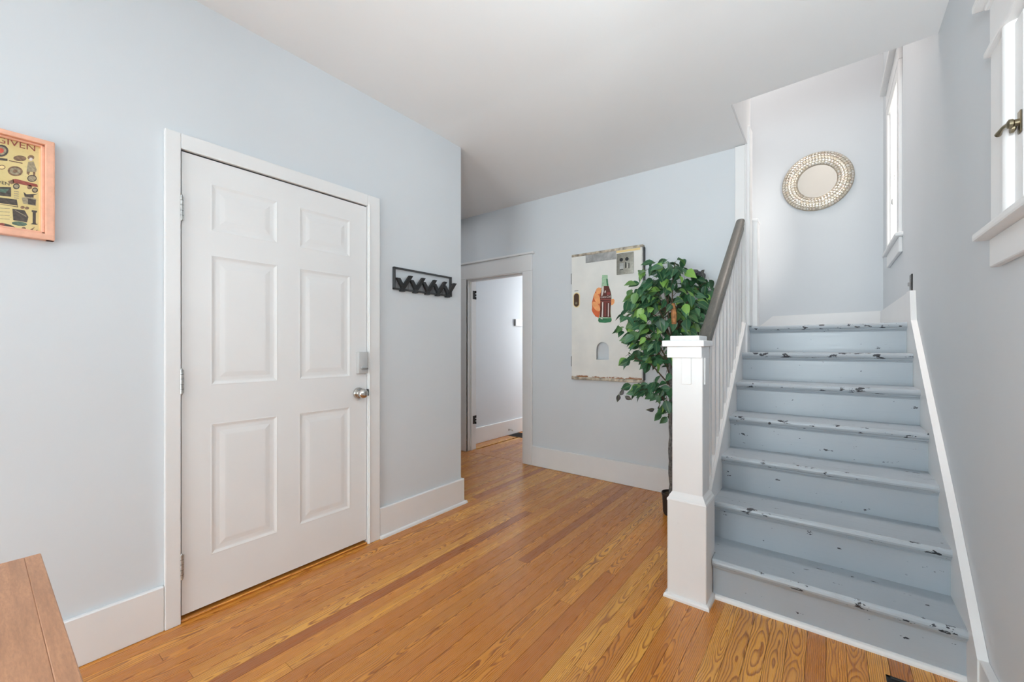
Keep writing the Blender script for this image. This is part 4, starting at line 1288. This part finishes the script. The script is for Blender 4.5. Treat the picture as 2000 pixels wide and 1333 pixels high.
# ------------------------------------------------------------------ ficus behind the newel post
FC = Vector((-0.892, 3.050, 0))
fp = thing('potted_ficus', FC, 'leafy green artificial ficus tree in a dark pot behind the newel post', 'plant')
pt = MB().lathe(FC, [(0.052, 0.0), (0.060, 0.02), (0.066, 0.140), (0.070, 0.142), (0.070, 0.157), (0.064, 0.158), (0.062, 0.140)], 24).build('pot', M['pot'], fp, True)
MB().lathe(FC + Vector((0, 0, 0.13)), [(0.062, 0), (0.045, 0.02), (0.0, 0.024)], 18).build('moss', M['soil'], fp)
for k in range(3):
    pts, rad = [], []
    for s in range(22):
        z = 0.13 + s * 0.054
        a = 2 * PI * (z / 0.55) + 2 * PI * k / 3
        pts.append(FC + Vector((0.014 * math.cos(a) + 0.004 * math.sin(9 * z + k), 0.014 * math.sin(a), z)))
        rad.append(0.0125 - 0.003 * s / 22)
    MB().tube(pts, rad, 8).build('trunk', M['bark'], fp, True)
bk = MB().tube([FC + Vector((0.05, -0.12, 1.36)), FC + Vector((0.052, -0.13, 1.43)), FC + Vector((0.045, -0.125, 1.50))], [0.016, 0.019, 0.012], 8).build('stem', M['trunk_inner'], fp, True)
tag(bk, 'orange-brown peeling stem showing among the leaves')


def leaf_mesh(name, L, Wd, fold, curl, mat):
    ts = [0.0, 0.14, 0.32, 0.52, 0.72, 0.88, 1.0]
    ws = [0.0, 0.62, 1.0, 0.92, 0.58, 0.22, 0.0]
    vs, idx = [], []
    for t_, w in zip(ts, ws):
        y = L * t_
        z = -curl * L * t_ * t_
        vs += [(-Wd / 2 * w, y, z + fold * w * Wd), (0, y, z), (Wd / 2 * w, y, z + fold * w * Wd)]
    for s in range(6):
        for c in (0, 1):
            a = 3 * s + c
            idx.append((a, a + 1, a + 4, a + 3))
    vs += [(0, -0.30 * L, 0.10 * L), (0.0012, 0, 0), (-0.0012, 0, 0)]
    n = len(vs)
    idx.append((n - 3, n - 2, n - 1))
    me = bpy.data.meshes.new(name)
    me.from_pydata(vs, [], idx)
    me.materials.append(mat)
    for p in me.polygons: p.use_smooth = True
    return me


LEAVES = [leaf_mesh('leaf', 0.082, 0.050, 0.16, 0.22, M['leaf']), leaf_mesh('leaf', 0.072, 0.046, 0.24, 0.32, M['leaf']),
          leaf_mesh('leaf', 0.064, 0.036, 0.30, 0.15, M['leaf']), leaf_mesh('leaf', 0.088, 0.054, 0.10, 0.38, M['leaf'])]
LEAF_DEAD = leaf_mesh('leaf', 0.060, 0.032, 0.30, 0.25, M['leaf_dead'])
VIEW = Vector((-SN, CS, 0))
RGT = Vector((CS, SN, 0))
# clusters: (right of trunk, toward the back, height, radius right, radius back, radius up, leaves)
CL = [(-0.04, 0.0, 1.48, 0.235, 0.16, 0.21, 165), (-0.10, -0.06, 1.72, 0.13, 0.10, 0.10, 40), (0.00, -0.02, 1.77, 0.10, 0.08, 0.08, 20),
      (0.19, 0.08, 1.60, 0.11, 0.10, 0.14, 74), (0.26, 0.10, 1.66, 0.06, 0.06, 0.09, 16), (-0.23, -0.05, 1.47, 0.11, 0.10, 0.15, 50),
      (-0.33, -0.05, 1.38, 0.08, 0.06, 0.10, 13), (-0.20, -0.03, 1.27, 0.11, 0.09, 0.09, 34), (-0.11, 0.0, 1.17, 0.12, 0.11, 0.11, 48),
      (-0.31, -0.04, 1.13, 0.05, 0.03, 0.035, 6), (-0.03, 0.0, 1.04, 0.06, 0.07, 0.08, 12), (-0.16, -0.02, 0.91, 0.17, 0.08, 0.055, 36),
      (-0.04, 0.0, 0.82, 0.06, 0.05, 0.06, 12), (-0.02, 0.02, 0.72, 0.045, 0.04, 0.03, 8), (-0.18, 0.0, 1.58, 0.12, 0.1, 0.1, 40), (0.06, 0.04, 1.36, 0.13, 0.12, 0.12, 48), (0.13, 0.07, 1.42, 0.10, 0.10, 0.10, 34)]
rl_ = random.Random(21)
spots = []
for (cr_, cb, chh, rr_, rb, rz_, cnt) in CL:
    cen = FC + RGT * cr_ + VIEW * cb + Vector((0, 0, chh))
    foot = FC + Vector((0, 0, max(0.55, min(1.25, chh - 0.22))))
    midp = (foot + cen) / 2 + Vector((0, 0, 0.06))
    b = MB().tube([foot, midp, cen], [0.006, 0.0045, 0.003], 5)
    for i in range(max(2, cnt // 7)):
        e = cen + RGT * rl_.uniform(-rr_, rr_) * 0.9 + VIEW * rl_.uniform(-rb, rb) * 0.9 + Vector((0, 0, rl_.uniform(-rz_, rz_) * 0.9))
        b.tube([midp.lerp(cen, 0.6), cen.lerp(e, 0.5) + Vector((0, 0, 0.015)), e], [0.003, 0.002, 0.0012], 4)
    b.build('branch', M['twig'], fp)
    for i in range(cnt):
        while True:
            u = Vector((rl_.uniform(-1, 1), rl_.uniform(-1, 1), rl_.uniform(-1, 1)))
            if u.length <= 1: break
        u = u.normalized() * (u.length ** 0.6)
        p = cen + RGT * u.x * rr_ + VIEW * u.y * rb + Vector((0, 0, u.z * rz_))
        out = (p - FC - Vector((0, 0, chh))); out.z *= 0.3
        if out.length < 0.02: out = -VIEW
        out.normalize()
        d = (out * 0.7 + Vector((0, 0, -0.55)) + Vector((rl_.uniform(-1, 1), rl_.uniform(-1, 1), rl_.uniform(-0.7, 0.7))) * 0.75).normalized()
        nrm = (Vector((0, 0, 0.75)) - VIEW * 0.8 + Vector((rl_.uniform(-1, 1), rl_.uniform(-1, 1), rl_.uniform(-1, 1))) * 0.8)
        xax = d.cross(nrm).normalized()
        zax = xax.cross(d).normalized()
        # keep clear of the wall and the rail
        tip = p + d * 0.09
        if max(p.y, tip.y) > YB - 0.05: p.y = YB - 0.05 - max(0, tip.y - p.y) - 0.02
        if max(p.x, tip.x) > -0.575 and p.y > 2.1: p.x = -0.60 - max(0, tip.x - p.x)
        spots.append((p, xax, d, zax, rl_.randrange(4), rl_.uniform(0.9, 1.25)))
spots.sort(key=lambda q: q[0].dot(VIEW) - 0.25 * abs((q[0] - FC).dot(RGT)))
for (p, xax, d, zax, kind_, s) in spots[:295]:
    o = bpy.data.objects.new('leaf', LEAVES[kind_])
    C.objects.link(o)
    put(o, p, fp)
    o.rotation_euler = Matrix((xax, d, zax)).transposed().to_euler()
    o.scale = (s, s, s)
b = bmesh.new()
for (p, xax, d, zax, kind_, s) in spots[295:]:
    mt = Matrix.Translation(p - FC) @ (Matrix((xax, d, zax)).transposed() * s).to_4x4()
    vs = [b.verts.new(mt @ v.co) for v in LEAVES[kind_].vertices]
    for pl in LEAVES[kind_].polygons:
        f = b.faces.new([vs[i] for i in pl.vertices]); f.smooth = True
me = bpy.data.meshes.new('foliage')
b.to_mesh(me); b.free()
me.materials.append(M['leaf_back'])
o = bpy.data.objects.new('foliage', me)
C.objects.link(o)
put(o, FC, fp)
o['kind'] = 'stuff'
# a few withered leaves
for (a, c, h, n_) in ((-0.37, -0.05, 0.87, 3), (-0.13, 0.0, 0.75, 1), (0.24, 0.09, 1.75, 6)):
    for i in range(n_):
        p = FC + RGT * (a + rl_.uniform(-0.03, 0.03)) + VIEW * c + Vector((0, 0, h + rl_.uniform(-0.015, 0.015)))
        d = (RGT * rl_.uniform(-1, 1) + Vector((0, 0, rl_.uniform(-0.6, 0.3)))).normalized()
        xax = d.cross(-VIEW + Vector((0, 0, rl_.uniform(-0.4, 0.4)))).normalized()
        zax = xax.cross(d)
        o = bpy.data.objects.new('leaf', LEAF_DEAD)
        C.objects.link(o)
        put(o, p, fp)
        tag(o, 'withered dusky purple leaf')
        o.rotation_euler = Matrix((xax, d, zax)).transposed().to_euler()
